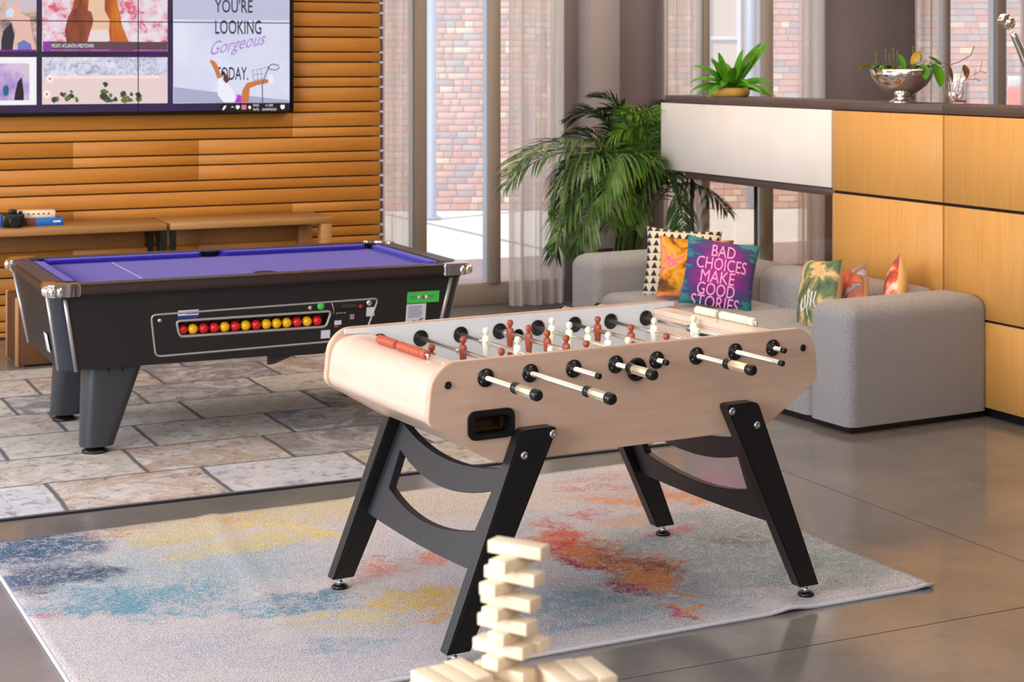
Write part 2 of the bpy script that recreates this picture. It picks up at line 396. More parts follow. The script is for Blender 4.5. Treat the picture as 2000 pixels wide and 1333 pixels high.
# window wall: taupe wall pieces, columns
wb = wroot('wall_back', kind='structure')
def wallpiece(p0, p1, v0=0.0, v1=0.25, mat='wall', name='wall_panel', z0=0.0, z1=CE):
    a_, b_ = wu(p0, v0), wu(p1, v0)
    return MB().box(((a_ + b_) / 2, (v0 + v1) / 2, (z0 + z1) / 2), (b_ - a_, v1 - v0, z1 - z0), bevel=0.004, seg=1).build(name, M[mat], wb)
wallpiece(1104, 1298); wallpiece(1153, 1211, -0.22, 0.0, 'column', 'column')
MB().box((wu(1290, 0) - 0.03, -0.06, CE / 2), (0.05, 0.12, CE)).build('pier', M['wall'], wb)
wallpiece(1612, 1792)
wallpiece(735, 752, 0.0, 0.25)
a_ = wu(2040); MB().box((a_ + 2.0, 0.125, CE / 2), (4.0, 0.25, CE)).build('wall_panel', M['wall'], wb)
a_, b_ = wu(743), wu(2060); MB().box(((a_ + b_) / 2, 0.125, 3.2), (b_ - a_, 0.26, 0.62)).build('lintel', M['wall'], wb)
def window(idx, pxs, glasspx, mull):
    """frame from px pxs[0] to pxs[1] with uprights mull"""
    r = wroot('window_%d' % idx, kind='structure')
    a_, b_ = wu(pxs[0]), wu(pxs[1])
    MB().box(((a_ + b_) / 2, 0.05, 0.075), (b_ - a_, 0.10, 0.15), bevel=0.004, seg=1).build('sill_rail', M['frame'], r)
    MB().box(((a_ + b_) / 2, 0.05, 2.86), (b_ - a_, 0.10, 0.08)).build('head_rail', M['frame'], r)
    e = [a_] + [wu(q) for m_ in mull for q in m_] + [b_]
    for p0, p1 in mull:
        q0, q1 = wu(p0), wu(p1)
        MB().box(((q0 + q1) / 2, 0.04, 1.5), (q1 - q0, 0.12, 2.7), bevel=0.004, seg=1).build('mullion', M['frame'], r)
    for i in range(0, len(e), 2):
        if e[i + 1] - e[i] < 0.03: continue
        MB().box(((e[i] + e[i + 1]) / 2, 0.06, 1.485), (e[i + 1] - e[i] - 0.002, 0.008, 2.67)).build('pane', M['glass'], r)
        MB().box((e[i + 1] - 0.008, 0.03, 1.485), (0.014, 0.03, 2.66)).build('gasket', M['winblue'], r)
    return r
window(1, (752, 1104), None, [(808, 832), (954, 976)])
window(2, (1298, 1612), None, [(1373, 1384), (1488, 1508)])
window(3, (1792, 2060), None, [(1846, 1854), (1945, 1963)])
wr = thing('added_wall_right', None, None, (5.2, 4.0, 0), 0, kind='structure')  # unseen wall, added to darken the side open to the sky
MB().box((0, 0, CE / 2), (0.2, 19.0, CE)).build('wall_panel', M['wall'], wr)
wf = thing('added_wall_front', None, None, (0, -5.5, 0), 0, kind='structure')  # unseen wall behind the camera, added so light comes mainly from the left
MB().box((1.5, 0, CE / 2), (8.0, 0.2, CE)).build('wall_panel', M['column'], wf)
# skirting
tag(MB().box((0, 0, 0.04), (wu(1792) - wu(1612), 0.02, 0.08)).build('baseboard_back', M['frame']), kind='structure')
bb = bpy.data.objects['baseboard_back']; x_ = (wu(1792) + wu(1612)) / 2
bb.location = (WO[0] + math.cos(A) * x_ + math.sin(A) * .012, WO[1] + math.sin(A) * x_ - math.cos(A) * .012, 0); bb.rotation_euler.z = A

# ------------------------------------------------------------------ outside
tag(MB().box((0, 0, -0.06), (60, 26, 0.1)).build('pavement', M['paving']), kind='structure')
pv = bpy.data.objects['pavement']; pv.rotation_euler.z = A
pv.location = (WO[0] - math.sin(A) * 13.3, WO[1] + math.cos(A) * 13.3, 0)
for q0, q1 in (((832, 435), (1045, 482)), ((1300, 455), (1640, 520))):
    p0, p1 = ground(*q0), ground(*q1); d = p1 - p0; mb = MB()
    mb.box((0, 0, -0.004), (d.length * 3, 0.05, 0.006)); o = mb.build('trim_1' if q0[0] < 1000 else 'trim_2', M['frame'])
    o.location = (p0 + p1) / 2 + Vector((0, 0, 0)); o.rotation_euler.z = math.atan2(d.y, d.x); tag(o, kind='structure')
# brick facade: countable bricks nearest/largest first, the rest joined
BO = (-.6, 19.6); BA = R(4)
fac = thing('wall_brick', None, None, (BO[0], BO[1], 0), BA, kind='structure')
MB().box((4.0, 0.16, 3.0), (22, 0.25, 6.0)).build('mortar_bed', M['mortar'], fac)
def vis_band(x, z):
    X = BO[0] + math.cos(BA) * x; Y = BO[1] + math.sin(BA) * x; px = 1000 + X / Y * FPX; py = 118 - (z - HC) / Y * FPX
    return px, py
random.seed(11)
wins = [(2.86, 3.32, 1.42, 3.2)]
rest = MB(); nb = 0; shared = {}
z = 0.0
while z < 2.9:
    x = -3.2 + random.uniform(-.1, .1)
    while x < 8.2:
        L = random.choice((0.105, 0.215, 0.215, 0.16)); x1 = x + L
        px, py = vis_band((x + x1) / 2, z + .03)
        inv = (742 < px < 1100 and -40 < py < 430) or (1290 < px < 1612 and -40 < py < 560) or (1788 < px < 2060 and -40 < py < 230)
        hitw = any(x1 > a_ and x < b_ and z + .065 > c_ and z < d_ for a_, b_, c_, d_ in wins)
        if inv and not hitw:
            wr = random.random(); tone = 0.5 + 0.5 * math.sin(z * 5.1 + 1.3)
            mi = 0 if wr < .30 else 1 if wr < .52 else 2 if wr < .66 else 3 if wr < .66 + .10 * (1 + tone) else 4 if wr < .90 else 5 if wr < .95 else 6
            pr = random.uniform(0.0, 0.006)
            if 834 <= px <= 1040 and nb < 300 and py < 400:
                key = (L, mi)
                if key not in shared:
                    o = MB().box((0, 0, 0), (L - .01, 0.05, .064), bevel=0.003, seg=1).build('brick', BR[mi], fac); shared[key] = o
                else:
                    o = shared[key].copy(); COL.objects.link(o)
                o.location = ((x + x1) / 2, 0.03 - pr, z + .037); nb += 1
            else:
                rest.box(((x + x1) / 2, 0.03 - pr, z + .037), (L - .01, 0.05, .064), mi=mi)
        x = x1
    z += 0.075
tag(rest.build('brickwork', parent=fac, mats=BR), kind='stuff')
# facade window and white sign board
fw = MB(); fw.box((3.05, 0.06, 2.3), (0.40, 0.02, 1.74)); fw.build('dark_window', M['windark'], fac)
for x in (2.875, 3.245): MB().box((x, 0.02, 2.3), (0.035, 0.08, 1.76)).build('window_bar', M['winblue'], fac)
for zz in (1.45, 1.98, 2.7): MB().box((3.06, 0.03, zz), (0.36, 0.05, 0.035)).build('window_bar', M['winblue'], fac)
MB().tube([(3.37, -.03, .02), (3.37, -.03, 3.2)], .045, 12).build('downpipe', M['polepaint'], fac)
p = at(1917, 168, 19.0); o = MB().box((0, 0, 0), (0.30, 0.03, 0.16), bevel=.004).build('notice_board', M['white'], fac)
lx_, ly_ = loc2(p, BO, BA); o.location = (lx_, -0.01, p.z)
# pole and sign
g0 = ground(843, 428); pole = thing('lamp_post', 'pale blue painted lamp post on the pavement outside the tall glazing', 'lamp post', g0)
MB().lathe([(0.07, 0), (0.07, .03), (0.05, .05), (0.05, 3.2)], n=14).build('pole', M['polepaint'], pole)
MB().lathe([(0.1, 0), (0.1, .02), (0.06, .03)], n=14).build('base_plate', M['polepaint'], pole)
g0 = ground(1981, 470); sg = thing('warning_sign', 'orange and white sign post outside the rightmost window', 'sign', g0)
MB().lathe([(0.14, 0), (0.14, .02), (0.03, .04), (0.03, 1.42)], n=12).build('post', M['frame'], sg)
MB().box((0, -0.035, 1.28), (0.14, 0.02, 0.36), bevel=.004).build('orange_board', M['orange'], sg)
MB().box((0, -0.035, 1.52), (0.14, 0.02, 0.10), bevel=.004).build('white_board', M['white'], sg)

# ------------------------------------------------------------------ curtains
def curtain(p0, p1, v, folds, amp, label, z1=3.1, flare=0.0):
    a_, b_ = wu(p0, v), wu(p1, v); W = b_ - a_; n = folds * 24
    r = thing('curtain', label, 'curtain', (WO[0] + math.cos(A) * a_ - math.sin(A) * v, WO[1] + math.sin(A) * a_ + math.cos(A) * v, 0), A)
    vs, fs = [], []; nz = 9; ph = random.uniform(0, 6)
    for j in range(nz + 1):
        z = 0.03 + (z1 - 0.03) * j / nz
        for i in range(n + 1):
            t = i / n; tt = t + .06 * math.sin(t * 9 + ph) + .03 * math.sin(t * 23 + 2 * ph); s_ = math.sin(tt * folds * 2 * math.pi + ph + 0.25 * math.sin(z * 1.3)) + .35 * math.sin(tt * folds * 4.6 * math.pi + ph * 2)
            vs.append((t * W + 0.25 * amp * math.cos(t * folds * 4 * math.pi) + flare * (t - .5) * (1 - z / z1), amp * s_ * (0.75 + 0.25 * math.sin(7 * t + ph)), z))
    for j in range(nz):
        for i in range(n): q = j * (n + 1) + i; fs.append((q, q + 1, q + n + 2, q + n + 1))
    mb = MB(); mb._add(vs, fs, True); mb.build('sheer_panel', M['curtain'], r)
    mb = MB()
    for i in range(folds + 1): mb.tube([(W * i / folds, 0, z1), (W * i / folds, 0, z1 + 0.05)], 0.006, 6)
    mb.tube([(-.03, 0, z1 + .05), (W + .03, 0, z1 + .05)], 0.012, 8); mb.build('curtain_rod', M['frame'], r)
    return r
curtain(746, 806, -0.16, 2, 0.035, 'sheer beige curtain between the slatted wall and the first window upright')
curtain(996, 1102, -0.30, 4, 0.05, 'sheer beige curtain drawn aside behind the palm')
curtain(1296, 1372, -0.16, 3, 0.035, 'sheer beige curtain left of the fern in the gold pot')
curtain(1556, 1612, -0.16, 3, 0.035, 'sheer beige curtain just right of the window behind the fern')
curtain(1786, 1850, -0.16, 3, 0.035, 'sheer beige curtain behind the silver bowl of plants')
curtain(1990, 2050, -0.16, 5, 0.035, 'sheer beige curtain at the right edge behind the chrome arm')

# ------------------------------------------------------------------ video wall
TVv = -0.21
tv = wroot('video_wall', label='large video wall hung on the wooden slats above the consoles', cat='screen')
def T(px, py, d=0.0): s_, z = onwall(px, py, WO, A, TVv); return s_, z
def tbox(name, p0, p1, mat, d=0.001, th=0.002, parent=None):
    (x0, z0), (x1, z1) = T(p0[0], p0[1]), T(p1[0], p1[1])
    return MB().box(((x0 + x1) / 2, TVv - d, (z0 + z1) / 2), (abs(x1 - x0), th, abs(z1 - z0))).build(name, mat, parent or tv)
def tpoly(name, pts, mat, d=0.003, parent=None):
    q = [T(*p) for p in pts]; mb = MB(); mb.prism(q, lambda a, b, t: (a, TVv - d - t, b), 0, 0.001); return mb.build(name, mat, parent or tv)
xr, zb = T(574, 220); xl = xr - 3.6; ztop = 2.75
MB().box(((xl + xr) / 2, (TVv + SV) / 2 , (zb + ztop) / 2), (xr - xl, SV - TVv - 0.002, ztop - zb), bevel=.004, seg=1).build('housing', M['plastic'], tv)
dkp = emis('screen_dark', (44, 28, 58), 0.5)
x0 = xl + 0.03; zA = T(300, 203)[1]
def sbox(name, x0, x1, z0, z1, mat, d=0.001): return MB().box(((x0 + x1) / 2, TVv - d, (z0 + z1) / 2), (x1 - x0, 0.002, z1 - z0)).build(name, mat, tv)
xe = T(565, 100)[0]
sbox('screen_panel', x0, xe, zb + 0.02, ztop - 0.03, emis_noise('screen_ui', [(0.35, (26, 16, 34)), (0.75, (110, 70, 170))], 0.8, 0.30), 0.001)
ztile = T(300, 101)[1]; zt2 = T(300, 112)[1]
tl_x = [(x0, T(71, 100)[0]), (T(82, 100)[0], T(327, 100)[0]), (T(338, 100)[0], xe)]
pinkf = emis_noise('floral_wallpaper', [(0.38, (222, 92, 120)), (0.46, (236, 190, 205)), (0.6, (240, 228, 240))], 16, 0.95, 0.5)
lilac = emis_noise('sketch_wallpaper', [(0.3, (150, 150, 190)), (0.5, (216, 214, 234)), (0.7, (244, 242, 250))], 24, 0.95, 1.0)
sbox('screen_tile', tl_x[0][0], tl_x[0][1], ztile, ztop - .04, emis_noise('screen_photo_a', [(0.35, (70, 60, 80)), (0.5, (225, 190, 175)), (0.65, (205, 205, 230))], 5, 0.9, 0.6), 0.003)
sbox('screen_tile', tl_x[0][0], tl_x[0][1], T(50, 205)[1], zt2, emis('screen_white', (246, 244, 250), 1.0), 0.003)
sbox('screen_tile', tl_x[1][0], tl_x[1][1], ztile, ztop - .04, pinkf, 0.003)
sbox('screen_tile', tl_x[1][0], tl_x[1][1], T(200, 203)[1], zt2, emis('screen_cream', (240, 214, 214), 0.95), 0.003)
sbox('screen_tile', tl_x[2][0], tl_x[2][1], T(450, 201)[1], ztop - .04, emis_noise('screen_sky', [(0.3, (206, 208, 236)), (0.7, (232, 236, 250))], 2, 1.0), 0.003)
tbox('upper_photo_zone', (339, -30), (564, 40), emis('screen_lilac', (196, 196, 226), 0.95), 0.005)
# left tiles content
tpoly('toy_shape', [(18, 10), (35, 4), (42, 26), (58, 34), (66, 96), (24, 98), (30, 60), (20, 40)], emis('skin_pink', (236, 190, 176), 0.95), 0.006)
tpoly('toy_head', [(10, 22), (20, 15), (28, 22), (24, 34), (12, 34)], emis('cool_white', (214, 220, 244), 1.0), 0.008)
tpoly('toy_shadow', [(6, 60), (22, 44), (28, 70), (24, 98), (2, 98), (2, 80)], emis('toy_dark', (44, 38, 66), 0.6), 0.008)
tpoly('toy_wheel', [(34, 84), (46, 78), (60, 86), (62, 98), (34, 98)], emis('toy_wheel', (120, 130, 210), 0.8), 0.008)
tpoly('purple_strip', [(-60, 97), (70, 97), (70, 101), (-60, 102)], emis('purple', (126, 20, 150), 0.9), 0.009)
tbox('poster_photo', (-40, 124), (57, 196), emis_noise('poster_photo', [(0.35, (150, 120, 200)), (0.55, (226, 200, 236)), (0.7, (220, 214, 160))], 4, 0.9), 0.006)
tpoly('figure', [(34, 160), (42, 150), (46, 182), (46, 196), (27, 196), (29, 182)], emis('figure_dark', (26, 26, 40), 0.5), 0.009)
tpoly('figure', [(6, 170), (12, 165), (17, 172), (16, 186), (8, 188), (5, 180)], emis('figure_teal', (22, 104, 150), 0.9), 0.009)
# woman photo: hair, jacket, neck, top
tpoly('hair', [(150, -30), (222, -30), (230, 10), (238, 50), (255, 92), (262, 100), (214, 100), (205, 50), (186, 20), (166, 30), (138, 40)], emis_noise('hair', [(0.3, (86, 30, 20)), (0.5, (200, 92, 20)), (0.7, (238, 160, 40))], 9, 0.9, 0, (1, 1, .15)), 0.005)
tpoly('skin', [(176, -30), (204, -30), (204, 20), (214, 40), (212, 62), (176, 62), (170, 30)], emis('skin', (240, 196, 164), 0.95), 0.007)
tpoly('jacket', [(140, 20), (158, 12), (178, 24), (182, 40), (168, 92), (131, 92), (126, 60), (132, 34)], emis_noise('jacket', [(0.3, (92, 34, 20)), (0.7, (176, 84, 48))], 14, 0.9, 0, (1, 1, .2)), 0.009)
tpoly('top', [(176, 58), (212, 58), (214, 80), (170, 82)], emis('top_pale', (240, 222, 220), 0.95), 0.009)
tbox('caption_bar', (83, 81), (326, 98), emis('caption_grey', (112, 78, 92), 0.7), 0.012)
tbox('caption_purple', (83, 81), (98, 98), emis('caption_purple', (150, 60, 180), 0.8), 0.014)
tbox('purple_strip', (83, 98), (326, 102), emis('purple_line', (136, 18, 160), 0.9), 0.014)
EW = emis('text_white', (250, 248, 255), 1.0)
def ttext(s, px, py, h, wpx, mat, d=0.016, shear=0, bold=0.0, tilt=0.0, name='lettering'):
    x_, z_ = T(px, py); x2, _ = T(px + wpx, py); z2 = T(px, py - h)[1]; hh = z2 - z_
    return text(s, hh / 0.70, lambda a, b: (x_ + a, TVv - d, z_ + b + a * tilt), mat, tv, name, shear, 1.0, bold, width=(x2 - x_))
ttext('MOXY ATLANTA MIDTOWN', 100, 93, 7.5, 82, EW)
# shelf photo
tbox('sketch_wall', (83, 112), (326, 148), lilac, 0.006)
tbox('shelf_edge', (100, 148), (310, 153), emis('shelf_cream', (250, 226, 216), 1.0), 0.008)
random.seed(5)
gl = [emis('screen_leaf_a', (58, 74, 60), 0.8), emis('screen_leaf_b', (110, 128, 60), 0.8)]
for i in range(34):
    cx = random.choice((random.uniform(98, 140), random.uniform(200, 225), random.uniform(232, 300), random.uniform(100, 300))); cy = 200 - abs(random.gauss(0, 1)) * 14
    cy = max(160, min(196, cy)); s_ = random.uniform(3, 8); a0 = random.uniform(0, 6)
    tpoly('screen_foliage', [(cx + s_ * random.uniform(.5, 1.3) * math.cos(a0 + k * .9), min(202, cy + s_ * random.uniform(.5, 1.3) * math.sin(a0 + k * .9))) for k in range(7)], gl[i % 2], 0.008 + i * 0.0003)
for cx, cy in ((97, 154), (91, 184)):
    pts = [(cx + 7 * math.cos(t * math.pi / 5), cy + 8 * math.sin(t * math.pi / 5)) for t in range(10)]; tpoly('paper_flower', pts, emis('paper_white', (255, 240, 226), 1.0), 0.010)
    tpoly('paper_flower_eye', [(cx + 2.6 * math.cos(t), cy + 3 * math.sin(t)) for t in range(6)], emis('paper_shadow', (176, 140, 130), 0.9), 0.012)
# poster tile
EI = emis('screen_ink', (40, 42, 66), 0.55); EP = emis('script_purple', (178, 140, 214), 0.95)
tpoly('screen_ground', [(339, 170), (420, 180), (564, 196), (564, 201), (339, 201)], emis('screen_road', (176, 178, 208), 0.95), 0.006)
ttext("YOU'RE", 418, 24, 25, 74, EI, bold=0.001); ttext('LOOKING', 419, 66, 27, 90, EI, bold=0.001)
ttext('Gorgeous', 410, 108, 26, 108, EP, shear=0.5, tilt=0.20); ttext('TODAY.', 420, 156, 25, 64, EI, 0.010, bold=0.001)
sk = emis('screen_skin', (214, 128, 72), 0.9)
tpoly('raised_arm', [(408, 118), (414, 117), (422, 124), (428, 140), (434, 152), (424, 156), (418, 138)], sk, 0.014)
tpoly('white_shirt', [(424, 154), (434, 150), (444, 164), (458, 184), (462, 200), (436, 200), (424, 186)], emis('shirt', (240, 240, 252), 1.0), 0.018)
tpoly('head', [(436, 142), (444, 148), (446, 158), (440, 163), (434, 156)], emis('head_dark', (120, 66, 46), 0.7), 0.020)
tpoly('hair_bun', [(430, 138), (437, 140), (438, 146), (432, 147)], emis('bun', (20, 16, 26), 0.5), 0.022)
tpoly('skirt', [(456, 200), (464, 184), (470, 188), (469, 200)], emis('magenta', (196, 50, 226), 0.95), 0.020)
tpoly('leg_shape', [(468, 200), (472, 176), (480, 162), (500, 157), (516, 154), (528, 158), (522, 162), (502, 166), (486, 172), (484, 200)], sk, 0.020)
tpoly('shoe', [(524, 146), (532, 147), (531, 163), (522, 162)], emis('shoe', (250, 236, 236), 1.0), 0.022)
trol = emis('trolley', (84, 90, 130), 0.7)
def tline(pts, r=0.0035, mat=trol, d=0.024): 
    q = [T(*p) for p in pts]; return MB().tube([(a_, TVv - d, b_) for a_, b_ in q], r, 6).build('trolley_line', mat, tv)
tline([(511, 200), (510, 165), (516, 148), (523, 130)]); tline([(523, 130), (530, 125), (542, 128), (543, 133), (536, 137), (524, 135), (523, 130)])
for q in (((491, 138), (522, 131)), ((493, 146), (518, 143)), ((491, 138), (494, 157)), ((494, 157), (512, 153)), ((500, 136), (502, 156)), ((508, 134), (509, 154))): tline(q, 0.0015)
# task bar
tbox('task_bar', (430, 203), (563, 218), emis('taskbar', (14, 10, 18), 0.5), 0.006)
ttext('ENG', 494, 208, 4.5, 11, EW, 0.010); ttext('INTL', 494, 216, 4.5, 12, EW, 0.010)
ttext('11:09', 518, 208, 4.5, 14, EW, 0.010); ttext('20/09/2023', 511, 216, 4.5, 28, EW, 0.010)
tpoly('tray_icon', [(433, 214), (437, 207), (441, 206), (440, 210), (436, 215)], EW, 0.010); tpoly('tray_icon', [(450, 211), (453, 207), (457, 211), (453, 209)], EW, 0.010)
tpoly('tray_icon', [(460, 206), (467, 206), (467, 211), (463, 214), (460, 211)], EW, 0.010); tpoly('tray_icon', [(471, 205), (480, 205), (480, 214), (471, 214)], emis('tray_red', (226, 120, 140), 1.0), 0.010)
tpoly('tray_icon', [(483, 209), (487, 206), (490, 210), (487, 214)], EW, 0.010); tpoly('tray_icon', [(547, 205), (555, 205), (555, 211), (551, 214), (547, 211)], EW, 0.010)
# seams between the display panels
z_s = T(300, 43)[1]; x_s = T(268, 100)[0]
for nm, c_, d_ in (('display_seam', ((x0 + xe) / 2, z_s), (xe - x0, 0.006)), ('display_seam', (x_s, (zb + ztop) / 2), (0.006, ztop - zb - .05))):
    MB().box((c_[0], TVv - 0.028, c_[1]), (d_[0], 0.002, d_[1])).build(nm, M['plastic'], tv)

# ------------------------------------------------------------------ consoles
def console(px0, px1, label, leftblack, rightwood):
    v0, v1 = -0.56, -0.135; H = 0.72
    a_, b_ = wu(px0, v0), wu(px1, v0); W = b_ - a_
    r = thing('console_table', label, 'console table', (WO[0] + math.cos(A) * a_ - math.sin(A) * v0, WO[1] + math.sin(A) * a_ + math.cos(A) * v0, 0), A, 'oak consoles against the slatted wall')
    D = v1 - v0
    MB().box((W / 2, D / 2, H - 0.022), (W, D, 0.044), bevel=.003, seg=1).build('tabletop', M['console'], r)
    MB().box((W / 2, D - 0.02, H - 0.115), (W - 0.1, 0.03, 0.13), bevel=.002, seg=1).build('apron', M['consoledark'], r)
    for side, wd in ((0, not leftblack), (1, rightwood)):
        x = 0.035 if side == 0 else W - 0.035
        if wd:
            MB().box((x, 0.04, (H - .044) / 2), (0.07, 0.08, H - .044), bevel=.003, seg=1).build('leg', M['console'], r)
            MB().box((x - (0.1 if side else -0.1) * 0.3, D - 0.06, (H - .044) / 2), (0.09, 0.06, H - .044), bevel=.003, seg=1).build('leg', M['consoledark'], r)
        else:
            for y in (0.014, D - 0.05): MB().box((0.018 if side == 0 else W - 0.018, y, (H - .044) / 2), (0.036, 0.028, H - .044)).build('leg', M['black'], r)
    return r
c1 = console(333, 648, 'right oak console table with wooden end leg below the video wall', True, True)
c2 = console(-130, 326, 'left oak console table carrying the game box', False, False)
cv0 = -0.56
# items on the left console (depth v about -0.35)
def onconsole(px, v=-0.36): s_ = wu(px, v); return Vector((WO[0] + math.cos(A) * s_ - math.sin(A) * v, WO[1] + math.sin(A) * s_ + math.cos(A) * v, 0.72))
gb = thing('game_box', 'flat blue board game box lying on the left console', 'box', onconsole(92, -0.34), A)
MB().box((0, 0, 0.023), (0.17, 0.16, 0.046), bevel=.002, seg=1).build('box', M['blue'], gb)
MB().box((0.045, -0.0805, 0.025), (0.045, 0.001, 0.010)).build('print', M['white'], gb)
gb2 = thing('game_box', 'maroon edged game box beside the blue one', 'box', onconsole(57, -0.34), A)
MB().box((0, 0, 0.023), (0.055, 0.16, 0.046), bevel=.002, seg=1).build('box', plain('maroon', (120, 60, 60), .6), gb2)
tb = thing('wooden_game_tray', 'pale wooden game tray with dark holes lying on the blue box', 'game', onconsole(69, -0.34) + Vector((0, 0, .0465)), A)
MB().box((0, 0, 0.022), (0.22, 0.12, 0.044), bevel=.003, seg=1).build('tray', M['jenga'], tb)
for k in range(6): MB().sphere((-.08 + k * .03, -0.060, 0.026), 0.007, (1, .25, .7), 8).build('peg_hole', M['rail'], tb)
cm = thing('camera', 'black camera standing at the left end of the console', 'camera', onconsole(25, -0.45), A)
MB().box((0, 0, 0.045), (0.13, 0.07, 0.08), bevel=.012).build('body', M['plastic'], cm)
MB().lathe([(0.034, 0), (0.036, -.03), (0.033, -.06), (.028, -.06)], (0, -.035, .042), 16, 'Y').build('lens', M['black'], cm)
MB().box((0, 0, 0.095), (0.045, 0.05, 0.03), bevel=.008).build('viewfinder', M['plastic'], cm)
MB().lathe([(0.012, 0), (0.012, .012)], (.045, 0, .085), 10).build('dial', M['black'], cm)
bx = thing('game_box', 'blue box standing at the very left end of the console behind the camera', 'box', onconsole(2, -0.34), A)
MB().box((0, 0, 0.035), (0.06, 0.12, 0.07), bevel=.002, seg=1).build('box', M['blue'], bx)
# brown trunk on the floor
g0 = ground(60, 716); tr = thing('travel_trunk', 'worn brown trunk on the floor behind the pool table', 'trunk', (g0.x - .02, g0.y + .16, 0), A)
MB().box((0, 0, 0.20), (0.26, 0.36, 0.38), bevel=.008).build('case', M['trunk'], tr)
for sx_ in (-1, 1):
    for sy_ in (-1, 1): MB().box((sx_ * .127, sy_ * .177, .20), (.02, .02, .385), bevel=.003, seg=1).build('edge_strip', M['trunkedge'], tr)
MB().box((-.08, -.184, .28), (.03, .01, .05), bevel=.003).build('latch', M['brass'], tr)
for sx_ in (-1, 1): MB().box((sx_ * .1, 0, .005), (.03, .3, .01)).build('runner', M['trunkedge'], tr)

# ------------------------------------------------------------------ rugs
RA = R(25.8)
cr = ground(1328, 868)
m, nt, b = new_mat('stone_print_carpet')
tc = nt.nodes.new('ShaderNodeTexCoord'); sp = nt.nodes.new('ShaderNodeSeparateXYZ')
dn = nt.nodes.new('ShaderNodeTexNoise'); dn.inputs['Scale'].default_value = 5; dn.inputs['Detail'].default_value = 4; nt.links.new(tc.outputs['Object'], dn.inputs['Vector'])
sc = nt.nodes.new('ShaderNodeVectorMath'); sc.operation = 'MULTIPLY_ADD'; nt.links.new(dn.outputs['Color'], sc.inputs[0]); sc.inputs[1].default_value = (.022, .022, 0); nt.links.new(tc.outputs['Object'], sc.inputs[2])
nt.links.new(sc.outputs[0], sp.inputs[0])
RH = 0.468
yr = mth(nt, 'DIVIDE', mth(nt, 'SUBTRACT', sp.outputs[1], 0.012), RH); row = mth(nt, 'FLOOR', yr)
wnr = nt.nodes.new('ShaderNodeTexWhiteNoise'); wnr.noise_dimensions = '1D'; nt.links.new(row, wnr.inputs['W'])
xc = mth(nt, 'ADD', mth(nt, 'DIVIDE', sp.outputs[0], 0.64), mth(nt, 'MULTIPLY', mth(nt, 'MODULO', mth(nt, 'ABSOLUTE', row), 2.0), 0.5))
xc = mth(nt, 'ADD', xc, mth(nt, 'MULTIPLY', wnr.outputs[0], 0.35)); colm = mth(nt, 'FLOOR', xc)
cb = nt.nodes.new('ShaderNodeCombineXYZ'); nt.links.new(row, cb.inputs[0]); nt.links.new(colm, cb.inputs[1])
wn = nt.nodes.new('ShaderNodeTexWhiteNoise'); wn.noise_dimensions = '2D'; nt.links.new(cb.outputs[0], wn.inputs['Vector'])
fx = mth(nt, 'FRACT', xc); fy = mth(nt, 'FRACT', yr)
ex = mth(nt, 'MULTIPLY', mth(nt, 'MINIMUM', fx, mth(nt, 'SUBTRACT', 1.0, fx)), 0.64); ey = mth(nt, 'MULTIPLY', mth(nt, 'MINIMUM', fy, mth(nt, 'SUBTRACT', 1.0, fy)), RH)
edge = mth(nt, 'MINIMUM', mth(nt, 'MULTIPLY', ex, 1.35), mth(nt, 'MULTIPLY', ey, 1.9))
stone = ramp(nt, wn.outputs[0], [(0.0, (182, 176, 168)), (0.16, (148, 148, 150)), (0.3, (194, 192, 186)), (0.45, (176, 160, 150)), (0.58, (182, 186, 198)), (0.70, (140, 134, 142)), (0.82, (194, 188, 180)), (0.93, (128, 134, 142))])
stone.node.color_ramp.interpolation = 'CONSTANT'
va = nt.nodes.new('ShaderNodeVectorMath'); va.operation = 'ADD'; nt.links.new(tc.outputs['Object'], va.inputs[0]); nt.links.new(wn.outputs['Color'], va.inputs[1])
s1 = noise(nt, va.outputs[0], 5, 8, 0.7, 1.2); s2 = noise(nt, va.outputs[0], 150, 2, 0.7); s3 = noise(nt, va.outputs[0], 18, 6, .75, .6)
c = mixc(nt, stone, lin((200, 198, 200)), ramp(nt, s1, [(0.45, (0, 0, 0)), (0.62, (1., 1., 1.))]))
c = mixc(nt, c, lin((120, 116, 122)), mth(nt, 'MULTIPLY', ramp(nt, s1, [(0.28, (1., 1., 1.)), (0.42, (0, 0, 0))]), .5))
c = mixc(nt, c, lin((92, 86, 84)), mth(nt, 'MULTIPLY', ramp(nt, s3, [(0.52, (0, 0, 0)), (0.66, (1., 1., 1.))]), 0.7))
c = mixc(nt, c, lin((196, 156, 140)), mth(nt, 'MULTIPLY', ramp(nt, noise(nt, va.outputs[0], 1.7, 3), [(0.55, (0, 0, 0)), (0.75, (1., 1., 1.))]), 0.22))
jm = ramp(nt, edge, [(0.010, (1., 1., 1.)), (0.017, (0, 0, 0))])
c = mixc(nt, c, lin((104, 103, 110)), jm); c = mixc(nt, c, mixc(nt, (0.3, 0.3, 0.3, 1), (0.75, 0.75, 0.75, 1), s2), 0.4, 'OVERLAY')
nt.links.new(c, b.inputs['Base Color']); b.inputs['Roughness'].default_value = 0.95; b.inputs['Specular IOR Level'].default_value = 0.1
bump(nt, b, mth(nt, 'ADD', s2, mth(nt, 'MULTIPLY', s3, .5)), 0.5, 0.004); M['stonerug'] = m
rg = thing('carpet', 'large carpet printed with grey paving stones under the pool table', 'carpet', (cr.x, cr.y, 0), RA)
mb = MB(); mb.box((-2.4, 1.55, 0.006), (4.8, 3.1, 0.010), bevel=.002, seg=1); mb.build('pile', M['stonerug'], rg)
MB().box((-2.4, -0.004, 0.004), (4.8, 0.008, 0.008)).build('binding', M['leggrey'], rg)
